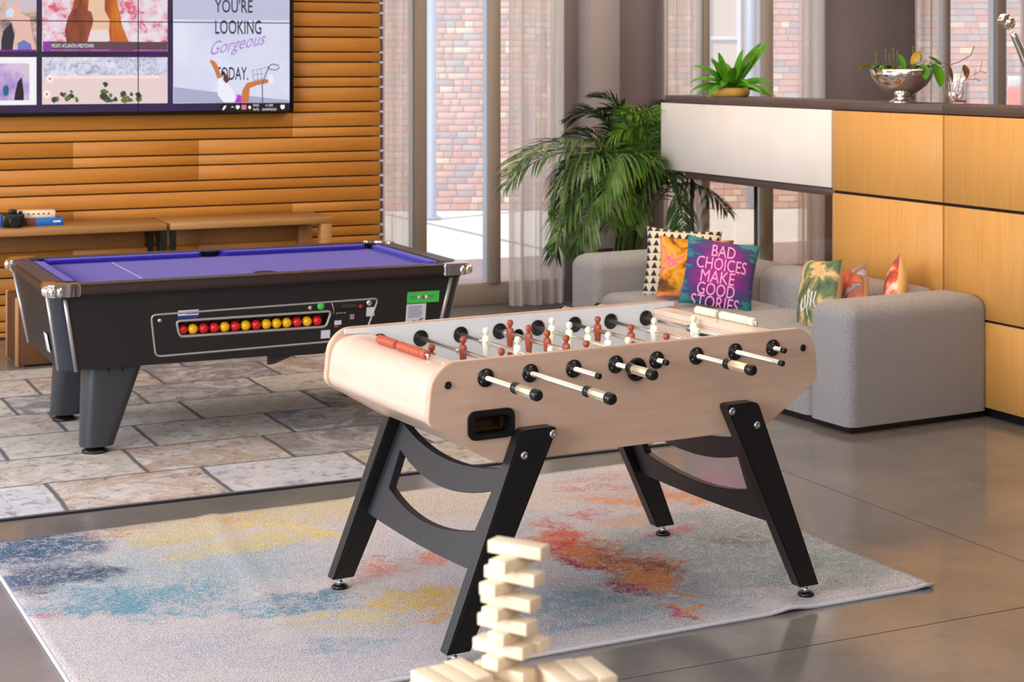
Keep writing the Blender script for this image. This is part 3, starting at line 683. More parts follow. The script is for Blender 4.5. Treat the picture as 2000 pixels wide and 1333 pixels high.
# colourful rug
c00 = ground(196, 1436); c01 = ground(-38, 1070); c10 = ground(1822, 1148); c11 = ground(1246, 908)
ang1 = math.atan2(c10.y - c00.y, c10.x - c00.x); O1 = c00
m, nt, b = new_mat('abstract_rug'); tc = nt.nodes.new('ShaderNodeTexCoord')
o1 = tc.outputs['Object']; f1 = noise(nt, o1, 230, 2, 0.8); n2 = noise(nt, o1, 3.0, 6, 0.65, 0.6)
dn = nt.nodes.new('ShaderNodeTexNoise'); dn.inputs['Scale'].default_value = 4.5; dn.inputs['Detail'].default_value = 9; dn.inputs['Roughness'].default_value = 0.72; nt.links.new(o1, dn.inputs['Vector'])
ds = nt.nodes.new('ShaderNodeVectorMath'); ds.operation = 'SUBTRACT'; nt.links.new(dn.outputs['Color'], ds.inputs[0]); ds.inputs[1].default_value = (.5, .5, .5)
dv = nt.nodes.new('ShaderNodeVectorMath'); dv.operation = 'MULTIPLY_ADD'; nt.links.new(ds.outputs[0], dv.inputs[0]); dv.inputs[1].default_value = (.60, .60, 0); nt.links.new(o1, dv.inputs[2])
holes = mth(nt, 'ADD', mth(nt, 'MULTIPLY', noise(nt, o1, 16, 8, 0.85, 1.0), .6), mth(nt, 'MULTIPLY', noise(nt, o1, 110, 3, 0.8), .4))
c = ramp(nt, n2, [(0.3, (188, 190, 202)), (0.5, (204, 198, 206)), (0.68, (208, 202, 202))])
def blob(px, py, rx, ry, col, amt=0.8, sparse=0.0, ang=0.0):
    global c
    P = ground(px, py); x, y = loc2(P, O1, ang1)
    mp = nt.nodes.new('ShaderNodeMapping'); mp.vector_type = 'TEXTURE'; mp.inputs['Location'].default_value = (x, y, 0); mp.inputs['Rotation'].default_value = (0, 0, R(ang)); mp.inputs['Scale'].default_value = (rx, ry, 1)
    nt.links.new(dv.outputs[0], mp.inputs[0])
    ln = nt.nodes.new('ShaderNodeVectorMath'); ln.operation = 'LENGTH'; nt.links.new(mp.outputs[0], ln.inputs[0])
    q = nt.nodes.new('ShaderNodeMapRange'); q.interpolation_type = 'SMOOTHSTEP'; q.inputs['From Min'].default_value = 1.25; q.inputs['From Max'].default_value = 0.55; nt.links.new(ln.outputs['Value'], q.inputs[0])
    f = mth(nt, 'MULTIPLY', q.outputs[0], amt)
    h = nt.nodes.new('ShaderNodeMapRange'); h.inputs['From Min'].default_value = 0.43 + sparse * .06; h.inputs['From Max'].default_value = 0.51 + sparse * .06; nt.links.new(holes, h.inputs[0])
    f = mth(nt, 'MULTIPLY', f, mth(nt, 'MULTIPLY_ADD', h.outputs[0], 0.82, 0.18)); c = mixc(nt, c, lin(col), f)
# broad washes
blob(1450, 1080, .62, .50, (132, 154, 162), .75); blob(1250, 1180, .40, .32, (150, 168, 180), .6, 0)
blob(330, 1130, .55, .35, (140, 176, 192), .6); blob(520, 1010, .65, .22, (212, 196, 140), .75); blob(900, 990, .5, .24, (206, 192, 160), .6)
blob(1330, 960, .45, .25, (190, 168, 160), .6); blob(1650, 1120, .30, .25, (150, 166, 166), .7)
# strong patches
blob(40, 1080, .28, .26, (54, 92, 130), 1.0); blob(110, 1140, .22, .16, (60, 86, 122), .95); blob(150, 1135, .12, .05, (70, 56, 78), .9, 1); blob(60, 1165, .10, .05, (84, 66, 84), .8, 1)
blob(200, 1190, .24, .13, (70, 136, 168), .9, .6); blob(300, 1170, .30, .14, (96, 158, 184), .85, .6); blob(420, 1195, .26, .06, (84, 156, 186), .8, .8)
blob(570, 1195, .22, .06, (76, 146, 172), .9, .6); blob(610, 1175, .12, .05, (60, 130, 160), .9, .6)
blob(215, 1050, .16, .05, (190, 132, 80), .9, .7); blob(250, 1036, .10, .03, (150, 70, 90), .8, 1); blob(330, 1060, .18, .06, (202, 190, 110), .8, .5)
blob(500, 1070, .36, .10, (220, 198, 110), .85, .4); blob(450, 1015, .16, .06, (216, 170, 90), .8, .5); blob(570, 1040, .24, .05, (228, 204, 110), .9, .2, -45)
blob(740, 1120, .10, .10, (220, 134, 90), .9, .4); blob(860, 1100, .08, .10, (222, 128, 96), .9, .4); blob(810, 1180, .20, .09, (222, 186, 80), .95, .2); blob(850, 1210, .08, .05, (224, 166, 86), .9, .3)
blob(640, 1215, .18, .05, (222, 206, 120), .85, .4); blob(760, 1095, .06, .08, (130, 60, 80), .7, 1.1); blob(720, 1225, .14, .04, (208, 196, 120), .7, .6)
blob(660, 1275, .16, .07, (120, 166, 186), .7, .6); blob(480, 1250, .2, .05, (150, 176, 190), .5, .6)
def streak(p0, p1, wd, col, amt=.95, sparse=0.0):
    a_, b_ = ground(*p0), ground(*p1); la, lb = loc2(a_, O1, ang1), loc2(b_, O1, ang1); m_ = (a_ + b_) / 2
    px = 1000 + m_.x / m_.y * FPX; py = 118 + HC * FPX / m_.y
    blob(px, py, math.hypot(lb[0] - la[0], lb[1] - la[1]) / 2 + wd * .4, wd, col, amt, sparse, math.degrees(math.atan2(lb[1] - la[1], lb[0] - la[0])))
streak((1070, 950), (1210, 935), .07, (206, 140, 120), .7, .3); streak((1150, 985), (1330, 990), .08, (220, 150, 96), .9, .1); streak((1250, 950), (1370, 990), .06, (222, 140, 80), .9, .1)
streak((1110, 1005), (1200, 1010), .05, (200, 96, 110), .7, .5); streak((1090, 965), (1240, 960), .04, (196, 110, 120), .7, .5); streak((1180, 1030), (1280, 1020), .06, (224, 170, 110), .7, .3)
streak((1040, 1045), (1110, 1060), .10, (216, 120, 80), 1.0); streak((1060, 1060), (1200, 1110), .13, (196, 60, 44), 1.0); streak((1140, 1075), (1300, 1150), .14, (200, 120, 60), 1.0)
streak((1070, 1100), (1200, 1120), .05, (150, 30, 70), .95, .3); streak((1200, 1150), (1310, 1160), .06, (190, 60, 100), .9, .1); streak((1180, 1080), (1320, 1130), .04, (104, 60, 50), .85, .6)
streak((1180, 1130), (1300, 1180), .05, (110, 40, 70), .8, .6); streak((1230, 1120), (1330, 1165), .05, (220, 140, 60), .95); streak((1290, 1190), (1400, 1215), .05, (226, 150, 70), 1.0); streak((1310, 1195), (1400, 1222), .025, (180, 80, 160), .95)
streak((1130, 1222), (1170, 1218), .03, (206, 110, 150), .9); streak((1280, 1045), (1330, 1050), .04, (196, 110, 140), .8, .2); streak((1090, 1020), (1060, 1100), .05, (200, 90, 80), .8, .4)
blob(1440, 1065, .14, .03, (110, 96, 92), .6, .6); blob(1560, 1120, .3, .05, (120, 140, 146), .6, .4, 20); blob(1300, 1040, .10, .03, (196, 110, 130), .7, .4)
blob(80, 1215, .06, .04, (200, 70, 110), .8, .6); blob(1060, 1190, .3, .10, (120, 158, 176), .8, .3); blob(1200, 1210, .3, .06, (130, 170, 190), .7, .3)
c = mixc(nt, c, mixc(nt, (0.10, 0.10, 0.10, 1), (0.90, 0.90, 0.90, 1), ramp(nt, f1, [(0.36, (0, 0, 0)), (0.64, (1., 1., 1.))])), 0.70, 'OVERLAY')
nt.links.new(c, b.inputs['Base Color']); b.inputs['Roughness'].default_value = 1.0; b.inputs['Specular IOR Level'].default_value = 0.05; b.inputs['Sheen Weight'].default_value = 0.1
bump(nt, b, f1, 0.9, 0.006); M['rug'] = m
rg = thing('rug', 'abstract multicoloured rug under the football table', 'rug', (c00.x, c00.y, 0), ang1)
L1 = (c10 - c00).length; q01 = loc2(c01, c00, ang1); q11 = loc2(c11, c00, ang1)
mb = MB(); nx, ny = 90, 50; top = []; vs = []; fs = []
q10 = (L1, 0.0); q00 = (0.0, 0.0)
def rugpt(s_, t_):
    x = (1 - s_) * (1 - t_) * q00[0] + s_ * (1 - t_) * q10[0] + (1 - s_) * t_ * q01[0] + s_ * t_ * q11[0]
    y = (1 - s_) * (1 - t_) * q00[1] + s_ * (1 - t_) * q10[1] + (1 - s_) * t_ * q01[1] + s_ * t_ * q11[1]
    z = 0.012 + 0.010 * math.exp(-((x - 2.15) / .05) ** 2) * max(0, 1 - y / .25) + 0.006 * math.exp(-((x - L1 + .03) / .04) ** 2) * max(0, 1 - y / .3) \
        + 0.007 * math.exp(-((x - .62 - .12 * y) / .03) ** 2) * (1 if y > .7 else max(0, (y - .4) / .3)) + 0.006 * math.exp(-((x - 1.35 - .05 * y) / .03) ** 2) * (1 if y > 1.1 else max(0, (y - .9) / .2))
    return (x, y, z)
for j in range(ny + 1):
    for i in range(nx + 1): vs.append(rugpt(i / nx, j / ny))
for j in range(ny):
    for i in range(nx): q = j * (nx + 1) + i; fs.append((q, q + 1, q + nx + 2, q + nx + 1))
nv = len(vs); bd = [i for i in range(nx + 1)] + [(j + 1) * (nx + 1) + nx for j in range(ny)] + [ny * (nx + 1) + i for i in range(nx - 1, -1, -1)] + [j * (nx + 1) for j in range(ny - 1, 0, -1)]
low = {}
for q in bd: low[q] = len(vs); x, y, z = vs[q]; vs.append((x, y, 0.001 + max(0, z - 0.013)))
for k_, q in enumerate(bd): q2 = bd[(k_ + 1) % len(bd)]; fs.append((q, low[q], low[q2], q2))
mb._add(vs, fs, True); mb.build('pile', M['rug'], rg)
edge_mat = fabric('rug_edge', (196, 196, 204), (222, 222, 226), 400, 0.4)
MB().tube([(lambda p: (p[0], p[1], p[2] - .006))(rugpt(i / 80, 0)) for i in range(81)], 0.007, 6).build('bound_edge', edge_mat, rg)
MB().tube([(lambda p: (p[0], p[1], p[2] - .006))(rugpt(0, i / 40)) for i in range(41)], 0.007, 6).build('bound_edge', edge_mat, rg)
MB().tube([(lambda p: (p[0], p[1], p[2] - .006))(rugpt(1, i / 40)) for i in range(41)], 0.005, 6).build('bound_edge', edge_mat, rg)
#PART2
# ------------------------------------------------------------------ pool table
PO = (-1.309, 8.089); pt = thing('pool_table', 'black coin operated pool table with purple cloth and chrome corners', 'pool table', (PO[0], PO[1], 0.012), A)
ZT = 0.757
def rr_ring(hx, hy, r, z, n=6): return [(x, y, z) for x, y in rrect(-hx, -hy, hx, hy, r, n)]
# cabinet body (tapered), inset behind the front board
def taper(z, hx0, hx1, hy0, hy1): t = (ZT - .045 - z) / (ZT - .045 - .375); return hx0 + (hx1 - hx0) * t, hy0 + (hy1 - hy0) * t
TH = (.952, .892, .520, .460)
rings = []
for z in (ZT - .045, .53, .375): hx, hy = taper(z, *TH); rings.append(rr_ring(hx, hy, .060, z))
bodyr = [[(x, max(y, -taper(p[2], *TH)[1] + .05) if True else y, p[2]) for (x, y, _) in [p]][0] for r_ in rings for p in r_]
nr = len(rings[0]); bodyr = [bodyr[i * nr:(i + 1) * nr] for i in range(3)]
MB().ring_loft(bodyr, smooth=False).build('cabinet', M['cab'], pt, 40)
def face(x, z, off=0.0):
    hx, hy = taper(z, *TH); return (x - .028, -hy - off, z)
hxT = taper(ZT - .045, *TH)[0] - .052; hxB = taper(.375, *TH)[0] - .052
win_o = [(-.378, .566), (.335, .566), (.315, .494), (-.36, .494)]
MB().prism([(-hxT, ZT - .045), (hxT, ZT - .045), (hxB, .376), (-hxB, .376)], lambda a, b, t: face(a + .028 if abs(a) > .5 else a, b, -t), 0.0, 0.048, holes=[round_poly(win_o, .018)]).build('front_board', M['cab'], pt)
# rounded slate corners and silver corner trims
for sx_ in (-1, 1):
    for sy_ in (-1, 1):
        rg_ = []
        for z in (ZT - .0455, .377):
            hx, hy = taper(z, *TH); r_ = .060; cx, cy = hx - r_, hy - r_
            rg_.append([(sx_ * (cx + (r_ + .002) * math.cos(R(a_))), sy_ * (cy + (r_ + .002) * math.sin(R(a_))), z) for a_ in range(0, 91, 10)] +
                       [(sx_ * (cx + (r_ - .03) * math.cos(R(a_))), sy_ * (cy + (r_ - .03) * math.sin(R(a_))), z) for a_ in range(90, -1, -10)])
        MB().ring_loft(rg_, smooth=False).build('corner_post', M['cabcorner'], pt, 40)
        for e_ in (0, 1):
            pts = []
            for z in (ZT - .045, .372):
                hx, hy = taper(z, *TH); pts.append((sx_ * (hx - .060), sy_ * (hy + .002), z) if e_ else (sx_ * (hx + .002), sy_ * (hy - .060), z))
            MB().tube(pts, .0095, 6).build('corner_trim', M['silver'], pt)
# top rail
RX, RY = .972, .575
MB().prism(rrect(-RX, -RY, RX, RY, .07), lambda a, b, t: (a, b, t), ZT - .045, ZT, holes=[rrect(-RX + .10, -RY + .10, RX - .10, RY - .10, .01)], bevel=.010).build('top_rail', M['rail'], pt, 35)
MB().prism(rrect(-RX + .03, -RY + .03, RX - .03, RY - .03, .05), lambda a, b, t: (a, b, t), ZT - .062, ZT - .0455).build('under_rail', M['black'], pt)
MB().box((0, 0, ZT - .043), (2 * RX - .2, 2 * RY - .2, .03)).build('playing_bed', M['felt'], pt)
MB().box((-.50, 0, ZT - .0275), (.004, 2 * RY - .32, .001)).build('baulk_line', M['label'], pt)
ix, iy = RX - .10, RY - .10
def cush(p0, p1, inward):
    d = (Vector(p1) - Vector(p0)); inw = Vector(inward); rings = []
    for k_, q in ((0, Vector(p0)), (1, Vector(p1))):
        s_ = d.normalized() * (.035 if k_ == 0 else -.035)
        rings.append([tuple(q) + (ZT - .028,), tuple(q) + (ZT - .002,), tuple(q + inw * .045 + s_) + (ZT - .004,), tuple(q + inw * .048 + s_) + (ZT - .010,), tuple(q + inw * .030 + s_) + (ZT - .028,)])
    MB().ring_loft(rings, smooth=False).build('cushion_rail', M['feltrail'], pt)
g = .052
for sy_ in (-1, 1):
    cush((-ix + g, sy_ * iy), (-g * .8, sy_ * iy), (0, -sy_)); cush((g * .8, sy_ * iy), (ix - g, sy_ * iy), (0, -sy_))
for sx_ in (-1, 1): cush((sx_ * ix, -iy + g), (sx_ * ix, iy - g), (-sx_, 0))
for px_, py_ in [(sx_ * (ix + .004), sy_ * (iy + .004)) for sx_ in (-1, 1) for sy_ in (-1, 1)] + [(0, -iy - .012), (0, iy + .012)]:
    MB().lathe([(.038, ZT - .05), (.046, ZT - .003), (.054, ZT + .0015), (.056, ZT - .002)], (px_, py_, 0), 20).build('pocket', M['black'], pt)
for sx_ in (-1, 1):
    for sy_ in (-1, 1):
        o_ = .006
        L_ = [(RX + o_, RY - .15), (RX + o_, RY - .05), (RX - .01, RY - .01 + o_), (RX - .05, RY + o_), (RX - .15, RY + o_), (RX - .135, RY - .045), (RX - .085, RY - .06), (RX - .06, RY - .085), (RX - .045, RY - .135)]
        pc = MB().prism([(sx_ * a_, sy_ * b_) for a_, b_ in round_poly(L_, .03, 4)], lambda a, b, t: (a, b, t), ZT - .050, ZT + .005, bevel=.006).build('chrome_corner', M['chrome'], pt, 50)
        for k_ in range(4):
            t_ = k_ / 3; MB().sphere((sx_ * (RX + .003 - .055 * t_ ** 2), sy_ * (RY - .05 + .05 * (1 - (1 - t_) ** 2)), ZT - .026), .014, (1, 1, 1.6), 10).build('chrome_lug', M['chrome'], pc)
# coin panel outline, ball window
def ring(name, pts, r_, mat, parent, off=0.004, th=0.004, wd=0.006, closed=True):
    q = round_poly(pts, r_, 5); P = [face(a_, b_, off) for a_, b_ in q]; P.append(P[0]); P.append(P[1]); return MB().tube(P, wd, 6, cap=False).build(name, mat, parent)
cp = [(-.490, .600), (.560, .612), (.500, .425), (-.462, .412)]
ring('coin_panel_trim', cp, .025, M['silver'], pt, .001, wd=.005)
bw = ring('window_trim', win_o, .02, M['silver'], pt, .0015, wd=.006)
MB().prism([(a_, b_) for a_, b_ in ((-.385, .572), (.34, .572), (.32, .488), (-.368, .488))], lambda a, b, t: face(a, b, -t), 0.0485, 0.055).build('window_back', M['black'], pt)
MB().prism([(-.37, .498), (.32, .498), (.32, .494), (-.37, .494)], lambda a, b, t: face(a, b, -t), 0.004, 0.047).build('ball_shelf', M['silver'], pt)
for x_, z_, r_, mt, nm in ((-.452, .574, .010, 'steel', 'lock'), (.232, .588, .010, 'steel', 'lock'), (.283, .592, .017, 'green', 'start_button'), (.515, .594, .014, 'chrome', 'lock'), (.475, .580, .009, 'redball', 'reject_button')):
    f_ = face(x_, z_); MB().lathe([(r_, .0), (r_, -.006), (r_ * .7, -.010)], f_, 16, 'Y').build(nm, M[mt], pt)
def plate(name, x0, x1, z0, z1, mat, off=.002, parent=None, sk=0.0):
    return MB().prism([(x0 + sk, z0), (x1 + sk, z0), (x1, z1), (x0, z1)], lambda a, b, t: face(a, b, t), 0.0002, off).build(name, mat, parent or pt)
st = plate('maker_sticker', -.372, -.280, .588, .612, M['label']); plate('maker_sticker', -.372, -.280, .574, .588, M['navy'], .003)
for k_ in range(6): plate('print', -.335 + k_ * .009, -.329 + k_ * .009, .594, .606, M['navy'], .003, st)
st = plate('rules_sticker', .702, .862, .578, .632, M['green'])
st.location.x -= .0
for k_, q in enumerate((-.018, 0, .018)): MB().lathe([(.008, 0), (.008, -.001)], face(.78 + q, .605, .003), 12, 'Y').build('print', (M['label'], M['redman'], M['white'])[k_], st)
for k_ in (0, 1, 2, 3): plate('print', .715 + (.0 if k_ % 2 else .09), .745 + (.0 if k_ % 2 else .09), .600 + (k_ // 2) * .008, .603 + (k_ // 2) * .008, M['ink'], .003, st)
st = plate('notice_label', .702, .800, .440, .574, M['label'])
for k_ in range(9): plate('print', .712, .712 + random.uniform(.06, .078), .562 - k_ * .0065, .564 - k_ * .0065, M['ink'], .003, st)
MB().tube([face(.718, .482, .003), face(.74, .494, .003), (face(.76, .490, .003)), face(.785, .505, .003)], .003, 5).build('print', M['ink'], st)
plate('note_label', .292, .335, .440, .478, M['label'], .003); plate('note_label', .505, .545, .530, .572, M['label'], .003)
plate('display', .385, .455, .578, .594, plain('lcd', (44, 54, 20), .3)); plate('mech_plate', .345, .50, .470, .566, M['black'], .004)
MB().tube([face(.335, .604, .003), face(.347, .57, .003), face(.345, .55, .003)], .002, 5).build('mech_line', M['silver'], pt)
for k_ in range(4): plate('vent', .358 + k_ * .013, .364 + k_ * .013, .553, .556, M['label'], .006)
plate('coin_slot', .425, .445, .522, .545, M['steel'], .007); plate('coin_sticker', .352, .385, .500, .520, M['label'], .006); plate('coin_sticker', .352, .37, .488, .497, M['redman'], .006)
# end sticker on the left face
hx, hy = taper(.50, *TH)
MB().box((-hx - .002, -.24, .47), (.003, .075, .085), rot=Matrix.Rotation(R(-11), 3, 'Y'), bevel=.001, seg=1).build('end_sticker', M['label'], pt)
MB().box((.26, -.20, .357), (.16, .2, .034)).build('cash_tray', M['poolleg'], pt)
MB().prism([(.05, .375), (.20, .375), (.19, .36), (.08, .32), (.05, .318)], lambda a, b, t: (a, t, b), -.36, -.34).build('bracket', M['poolleg'], pt)
# legs
for sx_ in (-1, 1):
    for sy_ in (-1, 1):
        rg_ = []
        for z, cx, cy, hx_, hy_ in ((.373, .655, .335, .125, .085), (.20, .693, .352, .098, .074), (.03, .728, .368, .072, .062)):
            p_ = rrect(-hx_, -hy_, hx_, hy_, .05, 5); rg_.append([(sx_ * (cx + x_), sy_ * (cy + y_), z) for x_, y_ in p_])
        l_ = MB().ring_loft(rg_).build('leg', M['poolleg'], pt, 50)
        for o_ in (-.03, .03): MB().prism([(o_ - .006, .372), (o_ + .006, .372), (o_, .335)], lambda a, b, t: (sx_ * .655 + a, sy_ * (.335 + .0865) + t * sy_, b), -.002, .001).build('slot', M['gapblack'], l_)
        MB().lathe([(.058, 0), (.058, .008), (.03, .022), (.02, .029)], (sx_ * .733, sy_ * .37, 0), 20).build('foot', M['plastic'], l_)
# balls in the return window
seqb = 'RYRRYRYRYYYRYR'
for k_, ch in enumerate(seqb):
    x_ = -.343 + k_ * .0478; f_ = face(x_, .522, -.025)
    o = MB().sphere((0, 0, 0), .0232, n=18).build('pool_ball', M['redball' if ch == 'R' else 'yellowball'])
    ca, sa = math.cos(A), math.sin(A)
    o.location = (PO[0] + ca * f_[0] - sa * f_[1], PO[1] + sa * f_[0] + ca * f_[1], .012 + .498 + .0234)
    nm = ['first', 'second', 'third', 'fourth', 'fifth', 'sixth', 'seventh', 'eighth', 'ninth', 'tenth', 'eleventh', 'twelfth', 'thirteenth', 'last'][k_]
    tag(o, '%s pool ball, %s from the left in the return window' % ('red' if ch == 'R' else 'yellow', nm), 'ball', 'pool balls in the return window')

# ------------------------------------------------------------------ football table
FO = (0.1902, 5.4807); FAng = math.atan2(.492, .871)
ft = thing('football_table', 'beech table football table with black angled legs on the rug', 'table football', (FO[0], FO[1], 0.0), FAng)
prof = round_poly([(-.640, .861), (.640, .861), (.690, .815), (.703, .690), (.480, .556), (-.480, .556), (-.703, .690), (-.690, .815)], [.03, .03, .03, .025, .03, .03, .025, .03], 5)
W2 = .375
ball_o = rrect(-.570, .640, -.432, .708, .018, 4)
cupc = (0.0, .786)
cuph = [(cupc[0] + .024 * math.cos(2 * math.pi * k_ / 20), cupc[1] + .024 * math.sin(2 * math.pi * k_ / 20)) for k_ in range(20)]
mb = MB(); mb.prism(prof, lambda a, b, t: (a, t, b), -W2, -W2 + .028, holes=[ball_o, cuph], bevel=.002); mb.build('side_panel', M['beech'], ft)
mb = MB(); mb.prism(prof, lambda a, b, t: (a, t, b), W2 - .028, W2, holes=[cuph], bevel=.002); mb.build('side_panel', M['beech'], ft)
for sx_ in (-1, 1):
    pe = round_poly([(.553, .838), (.630, .842), (.684, .808), (.697, .692), (.476, .560), (.476, .68), (.553, .70)], [.004, .05, .05, .03, .01, 0, 0], 7)
    pe = round_poly([(.553, .838), (.630, .842), (.684, .808), (.697, .692), (.476, .560)], [0, .05, .05, .03, 0], 7) + round_poly([(.482, .580), (.676, .698), (.664, .796), (.622, .822), (.553, .819)], [0, .02, .03, .03, 0], 4)
    MB().prism([(sx_ * a_, b_) for a_, b_ in pe], lambda a, b, t: (a, t, b), -W2 + .0285, W2 - .0285).build('end_panel', M['beechlit'], ft, 32)
    MB().box((sx_ * .5585, 0, .762), (.010, 2 * W2 - .060, .112)).build('end_wall', M['beechlit'], ft)
MB().box((0, 0, .565), (.95, 2 * W2 - .058, .012)).build('bottom_board', M['black'], ft)
PZ = .727
MB().box((0, 0, PZ - .006), (1.104, 2 * W2 - .060, .012)).build('playing_field', M['white'], ft)
for x_, y_, dx_, dy_ in ((0, 0, .004, .62), (-.44, 0, .004, .30), (.44, 0, .004, .30), (-.495, .15, .11, .004), (-.495, -.15, .11, .004), (.495, .15, .11, .004), (.495, -.15, .11, .004)):
    MB().box((x_, y_, PZ + .0004), (dx_, dy_, .0008)).build('pitch_marking', M['teal'], ft)
MB().prism([(-.55, -.343), (-.40, -.343), (-.55, -.16)], lambda a, b, t: (a, b, t), PZ + .0002, PZ + .001).build('pitch_marking', M['teal'], ft)
for sy_ in (-1, 1):
    MB().prism([(-.552, PZ), (.552, PZ), (.552, .858), (-.552, .858)], lambda a, b, t: (a, sy_ * t, b), W2 - .0335, W2 - .0285, holes=[cuph]).build('inner_lining', M['white'], ft)
    # wedge lining up to the rounded end (white over the deck)
    for sx_ in (-1, 1): MB().prism([(sx_ * .552, .839), (sx_ * .640, .843), (sx_ * .640, .858), (sx_ * .552, .858)], lambda a, b, t: (a, sy_ * t, b), W2 - .0335, W2 - .0285).build('inner_lining', M['white'], ft)
for sx_ in (-1, 1):
    MB().box((sx_ * .5515, 0, PZ + .035), (.002, .20, .068)).build('goal', M['black'], ft)
# ball return box with black frame
fr = MB(); fr.prism(rrect(-.577, .632, -.425, .716, .024, 4), lambda a, b, t: (a, t, b), -W2 - .012, -W2 + .03, holes=[rrect(-.558, .650, -.444, .698, .012, 4)], bevel=.003); fr = fr.build('ball_return_frame', M['plastic'], ft)
MB().prism([(-.562, .646), (-.44, .646), (-.44, .702), (-.562, .702)], lambda a, b, t: (a, t, b), -W2 + .10, -W2 + .104).build('return_box_back', M['trunk'], fr)
MB().box((-.501, -W2 + .065, .6445), (.122, .07, .004)).build('return_box_floor', M['consoledark'], fr)
MB().box((-.501, -W2 + .065, .7045), (.122, .07, .004)).build('return_box_top', M['black'], fr)
for q in (-.563, -.439): MB().box((q, -W2 + .065, .674), (.003, .07, .056)).build('return_box_side', M['black'] if q < -.5 else M['trunk'], fr)
# ball entry cup
for sy_ in (-1, 1):
    MB().lathe([(.024, 0), (.034, 0), (.036, .004), (.034, .009), (.025, .011), (.022, .006), (.021, -.028)], (0, sy_ * W2, 0), 26, 'Y') if False else None
    rg_ = []
    for r_, h_ in ((.0236, -.026), (.0236, .002), (.034, .0005), (.036, .004), (.033, .009), (.024, .010), (.021, .004), (.019, -.026)):
        rg_.append([(cupc[0] + r_ * math.cos(2 * math.pi * k_ / 26), sy_ * (W2 + h_), cupc[1] + r_ * math.sin(2 * math.pi * k_ / 26)) for k_ in range(26)])
    MB().ring_loft(rg_ + [rg_[0]], cap=False).build('ball_entry', M['plastic'], ft)
    MB().lathe([(.020, W2 * sy_ - sy_ * .020), (.020, W2 * sy_ - sy_ * .023)], (0, 0, cupc[1]), 16, 'Y').build('cup_plate', M['black'], ft)
for sx_ in (-1, 1): MB().lathe([(.0105, 0), (.0115, -.003), (.009, -.005), (.004, -.004), (.001, -.0015)], (sx_ * .640, -W2, .798), 16, 'Y').build('screw_cap', M['plastic'], ft)
# rods
RZ = .808
ext = [(.302, 1), (.443, 1), (.144, 0), (.207, 1), (.057, 0), (.287, 1), (.238, 0), (.062, 0)]
figs = [('r', [.342]), ('r', [.418, .171]), ('c', [.54, .333, .13]), ('r', [.644, .519, .401, .284, .165]), ('c', [.62, .508, .39, .27, .155]), ('r', [.567, .363, .16]), ('c', [.50, .25]), ('c', [.427])]
figs[6] = ('c', [.446, .20])
def figure_mesh():
    mb = MB(); lv = [(.024, .004, .006), (.021, .0080, .0155), (.014, .0105, .0182), (.004, .0115, .0168), (-.012, .0105, .0148), (-.030, .0095, .0125), (-.050, .0080, .0100), (-.062, .0080, .0095), (-.072, .0110, .0105), (-.0745, .010, .0095)]
    mb.ring_loft([[(a_ * math.cos(2 * math.pi * k_ / 12), b_ * math.sin(2 * math.pi * k_ / 12), z) for k_ in range(12)] for z, a_, b_ in lv])
    mb.ring_loft([[(a_ * math.cos(2 * math.pi * k_ / 12), a_ * math.sin(2 * math.pi * k_ / 12), z) for k_ in range(12)] for z, a_ in ((.021, .0052), (.026, .0052), (.028, .0080), (.034, .0108), (.040, .0110), (.0455, .0085), (.0485, .003))])
    return mb
proto = {}
